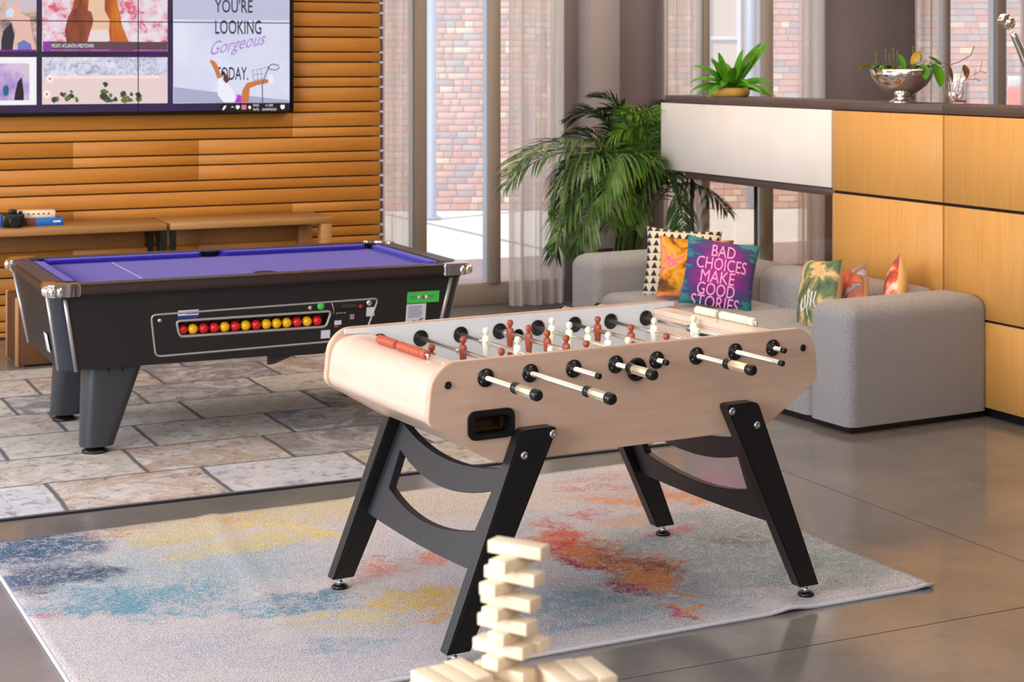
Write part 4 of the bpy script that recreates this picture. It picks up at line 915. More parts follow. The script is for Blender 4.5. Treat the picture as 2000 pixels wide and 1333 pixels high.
for i in range(8):
    x = -.518 + i * .148; e, hd = ext[i]; yb = W2 + (.03 + max(0, .16 - e) if hd else {2: .19, 4: .20, 6: .30, 7: .29}[i])
    rod = MB(); rod.tube([(0, -W2 - e + (.10 if hd else 0), 0), (0, yb - (.0 if hd else .10), 0)], .0078, 14); rod = rod.build('rod', M['rodchrome'], ft); rod.location = (x, 0, RZ)
    for side in (-1, 1):
        yend = -W2 - e if side < 0 else yb; has = (side < 0) == bool(hd)
        if has:
            y0 = yend - side * .135
            MB().lathe([(.0115, y0), (.0165, y0 + side * .004), (.0165, y0 + side * .016), (.0135, y0 + side * .024), (.0135, y0 + side * .028)], (0, 0, 0), 18, 'Y').build('grip_collar', M['plastic'], rod)
            MB().lathe([(.0142, y0 + side * .028), (.0150, y0 + side * .034), (.0150, y0 + side * .108), (.0142, y0 + side * .112)], (0, 0, 0), 8, 'Y').build('handle', M['handle'], rod, 30)
            MB().lathe([(.0155, y0 + side * .110), (.0172, y0 + side * .114), (.0172, y0 + side * .128), (.014, y0 + side * .136), (.006, y0 + side * .1385)], (0, 0, 0), 18, 'Y').build('grip_end', M['plastic'], rod)
        else:
            MB().lathe([(.0092, yend - side * .012), (.0095, yend), (.006, yend + side * .004)], (0, 0, 0), 14, 'Y').build('end_cap', M['plastic'], rod)
        # bearings on the outside and the inside of the side panel
        yo = side * W2; yi = side * (W2 - .0335)
        bo = MB(); bo.lathe([(.0265, yo + side * .0003), (.0272, yo + side * .003), (.025, yo + side * .005), (.014, yo + side * .006), (.0135, yo + side * .012), (.0095, yo + side * .013)], (x, 0, RZ), 24, 'Y')
        for k_ in range(3): a_ = R(90 + 120 * k_); bo.sphere((x + .019 * math.cos(a_), yo + side * .0058, RZ + .019 * math.sin(a_)), .0022, n=6, mi=1)
        bo.build('outer_bearing', parent=ft, mats=[M['plastic'], M['steel']])
        bi = MB(); bi.lathe([(.0265, yi), (.0272, yi - side * .003), (.0245, yi - side * .0045), (.018, yi - side * .0040), (.016, yi - side * .0065), (.0095, yi - side * .007)], (x, 0, RZ), 24, 'Y'); bi.build('inner_bearing', M['plastic'], ft)
    colr, vs_ = figs[i]
    for k_, v_ in enumerate(vs_):
        if colr not in proto:
            f_ = figure_mesh().build('player_figure', M['redman' if colr == 'r' else 'creamman'], rod); proto[colr] = f_
        else:
            f_ = proto[colr].copy(); COL.objects.link(f_); f_.parent = rod
        f_.location = (0, v_ - W2, 0)
    for ye in (max(vs_), min(vs_)):
        s_ = 1 if ye == max(vs_) else -1; y0 = ye - W2 + s_ * .016
        MB().lathe([(.0105, y0), (.0118, y0 + s_ * .002), (.0118, y0 + s_ * .007), (.0095, y0 + s_ * .008), (.0118, y0 + s_ * .010), (.0118, y0 + s_ * .015), (.009, y0 + s_ * .016)], (0, 0, 0), 14, 'Y').build('stop_ring', M['steel'], rod)
# score counters
for sx_, mt, nm in ((-1, 'redbead', 'terracotta'), (1, 'creambead', 'cream')):
    x = sx_ * .612; z = .8535; ya = (.185 if sx_ < 0 else .21) - W2; yb = ya + .337
    sc_ = MB(); sc_.tube([(x, ya - .01, z), (x, yb + .01, z)], .004, 8)
    for y_ in (ya - .005, yb + .005): sc_.tube([(x, y_, .838), (x, y_, z + .001)], .004, 8)
    sc_ = sc_.build('score_counter', M['steel'], ft)
    y_ = ya + .004; seq_ = [0] + [1] * 5 + [2] + [1] * 4
    for k_, q in enumerate((0, 1, 1, 1, 1, 1, 9, 1, 1, 1, 1)):
        if q == 9: y_ += .022; continue
        if k_ == 1: y_ += .005
        L_ = .030; MB().lathe([(.0085, y_), (.0140, y_ + .0015), (.0145, y_ + L_ * .40), (.0115, y_ + L_ * .46), (.0115, y_ + L_ * .54), (.0145, y_ + L_ * .60), (.0140, y_ + L_ - .003), (.0085, y_ + L_ - .0015)], (x, 0, z), 12, 'Y').build('bead', M[mt], sc_)
        y_ += L_
# legs, stretchers, levelling feet
def xc_(z): return .364 + (.655 - z) * .424
for sx_ in (-1, 1):
    for sy_ in (-1, 1):
        lp = round_poly([(.425, .655), (.302, .655), (.592, .048), (.667, .048)], [.022, .022, 0.004, 0.004], 5)
        lg = MB(); y0, y1 = sy_ * (W2 + .0005), sy_ * (W2 + .050)
        lg.prism([(sx_ * a_, b_) for a_, b_ in lp], lambda a, b, t: (a, t, b), y0, y1, bevel=.004); lg = lg.build('leg', M['legblack'], ft)
        for bx_, bz_ in ((.322, .635), (.418, .583)):
            MB().lathe([(.0125, y1), (.0118, y1 + sy_ * .004), (.007, y1 + sy_ * .0062), (.0035, y1 + sy_ * .006), (.003, y1 + sy_ * .004)], (sx_ * bx_, 0, bz_), 16, 'Y').build('bolt', M['steel'], lg)
        fx_, fy_ = sx_ * .632, sy_ * (W2 + .025)
        MB().lathe([(.005, .020), (.005, .054)], (fx_, fy_, 0), 10).build('threaded_stem', M['steel'], lg)
        f_ = MB(); f_.lathe([(.026, .0125), (.0265, .019), (.022, .024), (.013, .026)], (fx_, fy_, 0), 20); f_.lathe([(.014, .026), (.008, .034), (.008, .038)], (fx_, fy_, 0), 12, mi=1); f_.build('foot', parent=lg, mats=[M['plastic'], M['steel']])
    def curve(z_end, sag, ye, n=14): return [(-ye + 2 * ye * k_ / n, z_end - sag * (1 - (2 * k_ / n - 1) ** 2)) for k_ in range(n + 1)]
    yy = W2 - .0005
    outer = curve(.540, .052, yy) + curve(.252, .010, yy)[::-1]
    hole = curve(.458, .046, .305) + curve(.345, .040, .290)[::-1]
    MB().prism(outer, lambda a, b, t: (sx_ * (xc_(b) + t), a, b), -.014, .014, holes=[hole], bevel=.002).build('stretcher_panel', M['leggrey'], ft)

# ------------------------------------------------------------------ sofa
SO = (1.545, 7.80); SA = R(28.8)
sf = thing('sofa', 'low grey wool sofa with block arms against the wood panelled partition', 'sofa', (SO[0], SO[1], 0), SA)
def sbx(name, x0, x1, y0, y1, z0, z1, bev, mat='sofa', seg=4):
    return MB().box(((x0 + x1) / 2, (y0 + y1) / 2, (z0 + z1) / 2), (x1 - x0, y1 - y0, z1 - z0), bevel=bev, seg=seg).build(name, M[mat], sf)
def soft(name, x0, x1, y0, y1, z0, z1, rt, bulge=0.0):
    """upholstered block: rounded top, crisp foot"""
    rings = []; n = 6
    for k_ in range(4): z = z0 + (z1 - rt - z0) * k_ / 3; rings.append((0.0, z))
    for k_ in range(1, n + 1): a_ = R(90 * k_ / n); rings.append((rt * (1 - math.cos(a_)), z1 - rt + rt * math.sin(a_)))
    rr_ = []
    for ins, z in rings:
        b_ = bulge * math.sin(math.pi * min(1, max(0, (z - z0) / (z1 - z0))))
        rr_.append([(x_, y_, z + (0.0)) for x_, y_ in rrect(x0 + ins - b_, y0 + ins - b_, x1 - ins + b_, y1 - ins + b_, max(.035, .05 - ins * .3), 5)])
    mb = MB(); mb.ring_loft(rr_, cap=False)
    top = rr_[-1]; cx, cy = (x0 + x1) / 2, (y0 + y1) / 2; crown = []
    for k_ in (0.66, 0.33): crown.append([(cx + (p[0] - cx) * k_, cy + (p[1] - cy) * k_, z1 + .012 * (1 - k_)) for p in top])
    mb.ring_loft([top] + crown, cap=False); mb._add(crown[-1], [tuple(range(len(top)))], True); mb._add(rr_[0], [tuple(range(len(top)))[::-1]])
    bmesh.ops.remove_doubles(mb.bm, verts=mb.bm.verts, dist=1e-5)
    return mb.build(name, M['sofa'], sf, 60)
soft('arm', 0, .86, 0, .305, .035, .592, .075)
soft('arm', 0, .86, 2.205, 2.51, .035, .592, .075)
soft('seat', .015, .64, .307, 1.25, .035, .395, .055, .004); soft('seat', .015, .64, 1.252, 2.203, .035, .395, .055, .004)
soft('backrest', .60, .86, .307, 1.50, .036, .592, .085, .004); soft('backrest', .60, .86, 1.502, 2.203, .036, .592, .085, .004)
MB().box((.43, 1.255, .018), (.78, 2.43, .035)).build('plinth', M['black'], sf)
# ------------------------------------------------------------------ cushions
def pillow_z(u, v, th, W): 
    return th * max(0.0, (1 - abs(u) ** 2.6)) ** .55 * max(0.0, (1 - abs(v) ** 2.6)) ** .55
def pillow(name, label, cen, W, H_, th, yaw, tilt, roll, mat, backmat=None):
    n = 22; mb = MB(); vs, fs = [], []
    def P(u, v, s_):
        pin = 1 - .075 * (1 - abs(v) ** 2) * abs(u) ** 3 ; pin2 = 1 - .075 * (1 - abs(u) ** 2) * abs(v) ** 3
        return (u * W / 2 * pin, v * H_ / 2 * pin2, s_ * pillow_z(u, v, th / 2, W) + .006 * math.sin(5 * u + 3 * v) * (1 - abs(u)) * (1 - abs(v)))
    for s_ in (1, -1):
        o_ = len(vs)
        for j in range(n + 1):
            for i in range(n + 1): vs.append(P(-1 + 2 * i / n, -1 + 2 * j / n, s_))
        for j in range(n):
            for i in range(n):
                q = o_ + j * (n + 1) + i; f = (q, q + 1, q + n + 2, q + n + 1); fs.append((f if s_ > 0 else f[::-1], 0 if s_ > 0 else 1))
    bv = [mb.bm.verts.new(v) for v in vs]
    for f, mi in fs: fc = mb.bm.faces.new([bv[i] for i in f]); fc.smooth = True; fc.material_index = mi
    bmesh.ops.remove_doubles(mb.bm, verts=mb.bm.verts, dist=1e-4)
    o = mb.build(name, mats=[mat, backmat or mat])
    nrm = Vector((math.cos(yaw) * math.cos(tilt), math.sin(yaw) * math.cos(tilt), math.sin(tilt)))
    xd = Vector((-math.sin(yaw), math.cos(yaw), 0)); yd = nrm.cross(xd)
    m3 = Matrix((xd, yd, nrm)).transposed() @ Matrix.Rotation(roll, 3, 'Z')
    o.matrix_world = Matrix.Translation(cen) @ m3.to_4x4(); tag(o, label, 'cushion', 'cushions on the grey sofa')
    return o, P
# triangle print
m, nt, b = new_mat('triangle_print'); v = coords(nt); sp = nt.nodes.new('ShaderNodeSeparateXYZ'); nt.links.new(v, sp.inputs[0]); pp = .043
yr = mth(nt, 'DIVIDE', sp.outputs[1], pp); row = mth(nt, 'FLOOR', yr); fy = mth(nt, 'FRACT', yr)
fx = mth(nt, 'FRACT', mth(nt, 'DIVIDE', sp.outputs[0], pp))
tri = mth(nt, 'ABSOLUTE', mth(nt, 'SUBTRACT', mth(nt, 'MULTIPLY', fx, 2.0), 1.0))
msk = mth(nt, 'MULTIPLY', mth(nt, 'LESS_THAN', mth(nt, 'ADD', tri, fy), 0.93), mth(nt, 'GREATER_THAN', fy, 0.1))
nt.links.new(mixc(nt, lin((214, 204, 184)), lin((44, 40, 34)), msk), b.inputs['Base Color']); b.inputs['Roughness'].default_value = .95; M['tri'] = m
M['sunset'] = colnoise('sunset_print', [(0.28, (70, 50, 60)), (0.40, (132, 84, 50)), (0.48, (224, 146, 40)), (0.54, (236, 176, 60)), (0.60, (230, 110, 140)), (0.66, (240, 150, 180)), (0.8, (96, 70, 90))], 5.5, .9, 1.2, (1, 1, 1))
m, nt, b = new_mat('neon_print'); v = coords(nt, (1.2, 7, 1)); n1 = noise(nt, v, 5, 5, .6, .5); v2 = coords(nt)
gr = nt.nodes.new('ShaderNodeVectorMath'); gr.operation = 'LENGTH'; mp = nt.nodes.new('ShaderNodeMapping'); mp.inputs['Scale'].default_value = (5.0, 4.2, 0); nt.links.new(v2, mp.inputs[0]); nt.links.new(mp.outputs[0], gr.inputs[0])
f = mth(nt, 'ADD', gr.outputs['Value'], mth(nt, 'MULTIPLY', mth(nt, 'SUBTRACT', n1, .5), 1.4))
nt.links.new(ramp(nt, f, [(0.15, (170, 46, 140)), (0.5, (130, 40, 130)), (0.78, (84, 54, 124)), (0.92, (52, 76, 112)), (1.0, (54, 130, 140))]), b.inputs['Base Color']); b.inputs['Roughness'].default_value = .9; M['neon'] = m
M['camo'] = colnoise('camouflage_print', [(0.34, (60, 90, 76)), (0.48, (118, 130, 90)), (0.56, (222, 190, 140)), (0.64, (232, 170, 110)), (0.72, (110, 120, 90))], 7, .9, .8)
M['floralc'] = colnoise('floral_print', [(0.34, (226, 214, 214)), (0.45, (140, 110, 104)), (0.54, (230, 120, 60)), (0.62, (220, 96, 140)), (0.7, (236, 180, 120))], 9, .9, .8)
M['birdc'] = colnoise('bird_print', [(0.36, (92, 80, 92)), (0.5, (230, 90, 60)), (0.62, (240, 220, 200))], 10, .9, .6)
M['tanback'] = fabric('tan_back', (204, 160, 116), (216, 174, 130), 300, .2); M['creamback'] = fabric('cream_back', (232, 190, 122), (240, 204, 142), 300, .2)
def yawto(x, y, off=0.0): return math.atan2(-y, -x) + off
pillow('cushion', 'cushion with small black triangles on cream at the far end of the sofa', at(1332, 517, 9.62), .43, .41, .12, R(-100), R(16), R(-3), M['tri'])
pillow('cushion', 'orange and pink printed cushion between the triangle and lettered cushions', at(1357, 526, 9.40), .41, .35, .12, R(-98), R(16), R(-3), M['sunset'])
o, P = pillow('cushion', 'purple cushion with pink neon lettering leaning on the sofa back', at(1405, 536, 9.16), .395, .375, .13, R(-94), R(15), R(-9), M['neon'])
NE = plain('neon_ink', (250, 170, 222), .8)
for s_, cx, cy, sz, wd in (('BAD', .005, .116, .068, .125), ('CHOICES', .003, .045, .068, .265), ('MAKE', -.008, -.025, .068, .180), ('GOOD', -.008, -.093, .068, .200), ('STORIES', -.004, -.160, .068, .255)):
    vs, fs = text_bits(s_, sz / .72, 0, 1.0, 0); x0 = min(q[0] for q in vs); x1 = max(q[0] for q in vs)
    def f_(a_, b_):
        x_ = cx + (a_ - (x0 + x1) / 2) * wd / (x1 - x0); y_ = cy + b_ - sz * .5; y_ = max(-.178, min(.178, y_))
        u, v = x_ / (.395 / 2), y_ / (.375 / 2); z_ = max(P(u, v, 1)[2], P(u + .02, v, 1)[2], P(u, v + .02, 1)[2]) + .002
        return (x_, y_, z_)
    mb = MB(); t_ = bmesh.new(); bv = [t_.verts.new((a_, b_, 0)) for a_, b_ in vs]
    for q in fs: t_.faces.new([bv[i] for i in q])
    bmesh.ops.triangulate(t_, faces=t_.faces); bmesh.ops.subdivide_edges(t_, edges=[e_ for e_ in t_.edges if e_.calc_length() > .02], cuts=2, use_grid_fill=False)
    for v_ in t_.verts: v_.co = f_(v_.co.x, v_.co.y)
    mb.merge(t_); mb.build('lettering', NE, o)
def sp3(b_, a_, z): return Vector((SO[0] + math.cos(SA) * b_ - math.sin(SA) * a_, SO[1] + math.sin(SA) * b_ + math.cos(SA) * a_, z))
oc, P = pillow('cushion', 'green camouflage cushion with white script beside the near arm', sp3(.31, .60, .545), .40, .38, .13, R(195), R(10), R(6), M['camo'], M['tanback'])
for pts in ([(.02, .03), (-.0, -.06), (.012, -.10)], [(.055, .02), (.05, -.05), (.03, -.07)], [(-.03, .0), (-.02, -.06), (-.05, -.085), (-.07, -.06), (-.06, -.03)], [(.09, .02), (.075, -.03), (.10, -.06), (.08, -.09)]):
    MB().tube([(x_ , y_, P(x_ / .21, y_ / .20, 1)[2] + .002) for x_, y_ in pts], .004, 5).build('script_stroke', M['white'], oc)
pillow('cushion', 'orange and white floral cushion standing second behind the near arm', sp3(.44, .52, .525), .34, .34, .12, R(192), R(8), R(14), M['floralc'], M['tanback'])
pillow('cushion', 'cream backed cushion with red print nearest the partition', sp3(.64, .42, .560), .30, .30, .11, R(170), R(6), R(34), M['birdc'], M['creamback'])

# ------------------------------------------------------------------ partition
PA = math.atan2(-.901, .433); PP = (2.30, 8.17)
pa = thing('room_divider', 'waist high divider with white and yellow wood panels behind the sofa', 'partition', (PP[0], PP[1], 0), PA)
XF, XN, D = -3.10, 1.3, .34
def pbox(name, x0, x1, y0, y1, z0, z1, mat, bev=0.0): return MB().box(((x0 + x1) / 2, (y0 + y1) / 2, (z0 + z1) / 2), (x1 - x0, y1 - y0, z1 - z0), bevel=bev, seg=1).build(name, M[mat], pa)
pbox('top_board', XF + .03, -1.277 + .9, .01, D, 1.452, 1.497, 'capbrown', .002); pbox('top_board', -1.277 + .902, XN, .01, D, 1.452, 1.497, 'capbrown', .002)
pbox('front_panel', XF, -1.283, 0, .018, 1.023, 1.448, 'panelwhite', .002)
pbox('back_panel', XF, -1.283, D - .02, D, 1.023, 1.448, 'panelwhite', .002); pbox('end_panel', XF, XF + .018, .019, D - .021, 1.023, 1.448, 'capbrown')
pbox('shelf_board', XF + .25, -1.283, .03, D - .022, .975, 1.018, 'capbrown', .002)
pbox('carcass', -1.275, XN, .020, D - .02, .05, 1.450, 'gapblack')
pbox('back_panel', -1.275, XN, D - .019, D, .04, 1.449, 'ply', .002)
xs_ = [-1.275, -.355, .565, XN]
zs_ = [(.048, .458), (.470, .996), (1.012, 1.446)]
for a_, b_ in zip(xs_, xs_[1:]):
    for z0, z1 in zs_: pbox('front_panel', a_ + .006, b_ - .006, 0, .018, z0, z1, 'ply', .0015)
pbox('plinth', -1.275, XN, .03, D - .03, 0, .05, 'black'); pbox('plinth', XF + .1, -1.283, .08, D - .08, 0, .05, 'black')
pbox('base_board', XF + .1, -1.283, .05, D - .05, .05, .09, 'capbrown')
pbox('glass_pane', XF + .12, -1.285, .16, .166, .09, .975, 'smoked')
for x_ in (XF + .10, -2.27): MB().tube([(x_, .17, 0.0), (x_, .17, 1.02)], .011, 8).build('post', M['black'], pa)
pbox('end_return', -1.30, -1.277, .02, D, .05, .974, 'wall')
# ------------------------------------------------------------------ things on the divider
def onpart(px, y=.17, z=1.497):
    s_ = onwall(px, 118, PP, PA, y)[0]; return Vector((PP[0] + math.cos(PA) * s_ - math.sin(PA) * y, PP[1] + math.sin(PA) * s_ + math.cos(PA) * y, z))
def leaf(mb, p0, d, L, w, droop, n=7, up=Vector((0, 0, 1)), fold=.25, mi=0, twist=0.0):
    d = Vector(d).normalized(); side = d.cross(up)
    if side.length < .05: side = Vector((1, 0, 0))
    side.normalize(); side = Matrix.Rotation(twist, 3, d) @ side
    vs = []; p = Vector(p0)
    for k_ in range(n + 1):
        t = k_ / n; wd = w * (math.sin(math.pi * min(1, (t * .92 + .06))) ** .7)
        nn = side.cross(d).normalized(); vs += [p - side * wd / 2 + nn * wd * fold, p - nn * wd * .0, p + side * wd / 2 + nn * wd * fold]
        d = (d + Vector((0, 0, -1)) * droop / n).normalized(); p = p + d * L / n
    fs = []
    for k_ in range(n): q = 3 * k_; fs += [(q, q + 1, q + 4, q + 3), (q + 1, q + 2, q + 5, q + 4)]
    mb._add(vs, fs, True, mi); return p
fc = onpart(1426, .15); fp_ = thing('potted_fern', 'bright green strap leaved fern in a low gold pot on the divider', 'potted plant', fc)
MB().lathe([(.105, 0), (.118, .01), (.122, .03), (.116, .052), (.104, .056), (.100, .050)], n=28).build('pot', M['gold'], fp_)
MB().lathe([(.100, .040), (.06, .046), (.01, .05)], n=20).build('soil', M['soil'], fp_)
random.seed(3)
lv = [(0.0, 80, .24, .05, .3), (25, 62, .33, .055, .5), (15, 55, .36, .045, .25), (170, 60, .24, .05, 1.4), (160, 72, .20, .05, .7), (195, 45, .24, .045, 1.6), (-10, 40, .24, .04, 1.4), (10, 30, .25, .035, 1.2), (185, 30, .22, .04, 1.5), (200, 18, .2, .035, 1.2),
      (-20, 22, .26, .035, 1.4), (5, 15, .26, .03, 1.3), (-90, 60, .2, .045, 1.2), (-70, 45, .2, .045, 1.6), (-110, 42, .2, .045, 1.7), (90, 60, .22, .045, 1.0), (70, 45, .22, .04, 1.4), (120, 50, .22, .04, 1.4), (-50, 30, .24, .035, 1.6), (-130, 25, .22, .035, 1.6), (-40, 65, .2, .04, .8), (150, 80, .22, .05, .4), (-160, 68, .2, .045, .7), (20, 8, .24, .03, .9)]
for az, el, L_, w_, dr in lv:
    a_, e_ = R(az), R(el); mb = MB(); leaf(mb, (.03 * math.cos(a_), .03 * math.sin(a_), .045), (math.cos(a_) * math.cos(e_), math.sin(a_) * math.cos(e_), math.sin(e_)), L_ * 1.05, w_ * 1.25, dr * .75, 8, twist=R(35) * math.cos(a_)); mb.build('leaf', M['leaf'], fp_)
mb = MB(); mb.tube([(.02, 0, .05), (.10, 0, .20), (.18, 0, .28), (.22, 0, .27)], .002, 5); mb.build('stem', M['twig'], fp_)
bc = onpart(1762, .12); bp_ = thing('bowl_planter', 'polished silver pedestal bowl of mixed trailing plants on the divider', 'planter', bc)
MB().lathe([(.070, 0), (.068, .006), (.045, .02), (.036, .032), (.050, .040), (.085, .058), (.125, .090), (.155, .135), (.166, .175), (.162, .176), (.150, .135), (.118, .095), (.03, .075)], n=36).build('bowl', M['chrome'], bp_)
MB().lathe([(.150, .155), (.08, .165), (.01, .168)], n=20).build('soil', M['soil'], bp_)
def bleaf(p, d, L_, w_, dr, mt, tw=0.0):
    mb = MB(); mb.tube([(p[0] * .35, p[1] * .35, .165), ((p[0]) * .8, p[1] * .8, max(p[2], .165) + .015), p], .0022, 5, mi=1); leaf(mb, p, d, L_, w_, dr, 6, twist=tw); mb.build('leaf', parent=bp_, mats=[M[mt], M['stem']])
bleaf((-.165, -.02, .20), (-1, -.1, -.35), .085, .045, .2, 'orangeleaf', .5); bleaf((.04, -.05, .20), (.5, 0, .9), .09, .045, .2, 'orangeleaf', .8); bleaf((.0, -.05, .18), (-.3, 0, .9), .08, .035, .2, 'leaf', .8)
bleaf((.13, -.12, .205), (.25, -.3, -1), .13, .085, .0, 'leaf', .1); bleaf((.085, -.12, .20), (.05, -.3, -1), .08, .05, .0, 'leaf', .3); bleaf((.20, -.02, .20), (-.5, 0, .35), .08, .025, .1, 'leaf', .5); bleaf((.24, -.02, .20), (.15, -.1, -1), .10, .03, .1, 'brownleaf', .2)
for k_ in range(10): a_ = random.uniform(0, 6.28); bleaf((.10 * math.cos(a_), .08 * math.sin(a_), .18), (math.cos(a_), math.sin(a_), .6), .08, .035, 1.0, 'leaf')
for x_, h_ in ((-.14, .10), (-.09, .11), (-.07, .09), (-.05, .12), (-.03, .11), (.05, .13), (.09, .10)):
    mb = MB(); mb.tube([(x_ * .8, -.02, .165), (x_, -.03, .165 + h_ * .5), (x_ * 1.05, -.02, .165 + h_)], .0016, 5)
    for k_ in range(4): mb.sphere((x_ * 1.02, -.025 + .004 * (-1) ** k_, .165 + h_ * (.55 + .14 * k_)), .0045, n=6)
    mb.build('seed_stem', M['stem'], bp_)
mb = MB(); mb.tube([(.12, 0, .165), (.22, .0, .19), (.30, 0, .215), (.36, 0, .25), (.38, 0, .30)], .003, 6); mb.build('trailing_stem', M['twig'], bp_)
# twig vase
tc_ = onpart(1868, .14); tv_ = thing('glass_vase', 'clear glass vase of pale dry twigs and roots beside the silver bowl', 'vase', tc_)
GV = glass('vase_glass', (.97, .96, .97), .12)
rg_ = [[(r_ * math.cos(2 * math.pi * k_ / 24), r_ * math.sin(2 * math.pi * k_ / 24), z) for k_ in range(24)] for r_, z in ((.060, 0), (.066, .01), (.066, .11), (.060, .115), (.056, .11), (.056, .012))]
MB().ring_loft(rg_).build('jar', GV, tv_)
random.seed(9)
for k_ in range(16):
    a_ = random.uniform(0, 6.28); r_ = random.uniform(.0, .04); p = Vector((r_ * math.cos(a_), r_ * math.sin(a_), .014)); d = Vector((.5 * math.cos(a_), .3 * math.sin(a_), 1)).normalized(); pts = [p.copy()]
    for j in range(5): d = (d + Vector((random.uniform(-.35, .45), random.uniform(-.2, .2), random.uniform(-.35, .1)))).normalized(); q = pts[-1] + d * .032; rr = math.hypot(q.x, q.y); 
    pts = [p]; 
    for j in range(6):
        d = (d + Vector((random.uniform(-.35, .35), random.uniform(-.2, .2), random.uniform(-.2, .1)))).normalized(); q = pts[-1] + d * .027
        rr = math.hypot(q.x, q.y)
        if q.z < .12 and rr > .048: q.x *= .048 / rr; q.y *= .048 / rr
        pts.append(q)
    MB().tube(pts, [.0028, .0025, .0022, .002, .0016, .0012, .0008], 5).build('twig', M['rootdry' if k_ % 2 else 'twig'], tv_)
mb = MB(); leaf(mb, (.03, -.02, .20), (.2, -.1, -1), .07, .045, 0, 6, twist=.6); mb.tube([(.0, 0, .03), (.02, -.01, .15), (.03, -.02, .20)], .0018, 5); mb.build('dry_leaf', M['brownleaf'], tv_)
for x_, dz in ((.09, .03), (.12, .07)):
    mb = MB(); mb.tube([(.03, 0, .05), (.035, 0, .12), (x_, .0, .10 + dz), (x_ + .03, 0, .09 + dz)], .002, 5); mb.tube([(x_, 0, .10 + dz), (x_ + .01, 0, .15 + dz)], .0015, 5); mb.build('twig', M['twig'], tv_)
# chrome figure raising an arm (mostly outside the frame)
hc = onpart(1992, .14); px_u = Vector((math.cos(PA), math.sin(PA), 0))
sx3 = onpart(2060, .14); cf = thing('chrome_sculpture', 'chrome sculpture at the right edge raising a clenched fist', 'sculpture', (sx3.x, sx3.y, 1.497))
MB().box((0, 0, .015), (.26, .16, .03), bevel=.006).build('base', M['silver'], cf)
def L3(px, py, dy=0.0): p = at(px, py, sx3.y + dy); return (p.x - sx3.x, p.y - sx3.y, p.z - 1.497)
me = bpy.data.meshes.new('body'); 
J = [((0, 0, .20), .045), ((0, 0, .33), .050), ((-.01, 0, .42), .028), (L3(2030, 185), .032), (L3(2013, 145), .026), (L3(1996, 102), .022), (L3(1982, 72), .018), (L3(1976, 62), .015), ((.03, 0, .10), .030), ((.05, 0, .03), .018), ((-.04, 0, .10), .030), ((-.05, 0, .03), .018), ((.0, 0, .45), .022), ((.0, 0, .50), .040), ((.06, 0, .36), .024), ((.12, 0, .28), .02), ((.15, 0, .20), .016)]
J[3] = ((-.045, 0, .37), .026)
E_ = [(0, 1), (1, 2), (1, 3), (3, 4), (4, 5), (5, 6), (6, 7), (0, 8), (8, 9), (0, 10), (10, 11), (2, 12), (12, 13), (1, 14), (14, 15), (15, 16)]
me.from_pydata([j[0] for j in J], E_, []); bo = bpy.data.objects.new('body', me); COL.objects.link(bo)
sk_ = bo.modifiers.new('skin', 'SKIN'); 
for i, j in enumerate(J): me.skin_vertices[0].data[i].radius = (j[1], j[1])
me.skin_vertices[0].data[0].use_root = True
sb = bo.modifiers.new('sub', 'SUBSURF'); sb.levels = 2; sb.render_levels = 2
bpy.context.view_layer.update(); dg = bpy.context.evaluated_depsgraph_get(); me2 = bpy.data.meshes.new_from_object(bo.evaluated_get(dg)); bpy.data.objects.remove(bo)
for p in me2.polygons: p.use_smooth = True
me2.materials.clear(); me2.materials.append(M['chrome']); bo = bpy.data.objects.new('body', me2); COL.objects.link(bo); bo.parent = cf
fc_ = Vector(L3(1968, 43))
mb = MB(); mb.sphere(fc_ + Vector((.004, 0, -.004)), .034, (.95, .8, .95), 16)
for k_ in range(4):
    a0 = fc_ + Vector((-.020 + .0, -.026 + .0165 * k_, .018)); mb.tube([a0 + Vector((.022, 0, .008)), a0 + Vector((-.002, 0, .012)), a0 + Vector((-.014, 0, -.008)), a0 + Vector((-.006, 0, -.026))], [.0085, .0098, .0092, .0078], 8)
mb.tube([fc_ + Vector((.016, -.030, -.016)), fc_ + Vector((.0, -.040, -.004)), fc_ + Vector((-.016, -.036, .004))], [.010, .010, .008], 8)
mb.build('fist', M['chrome'], cf)

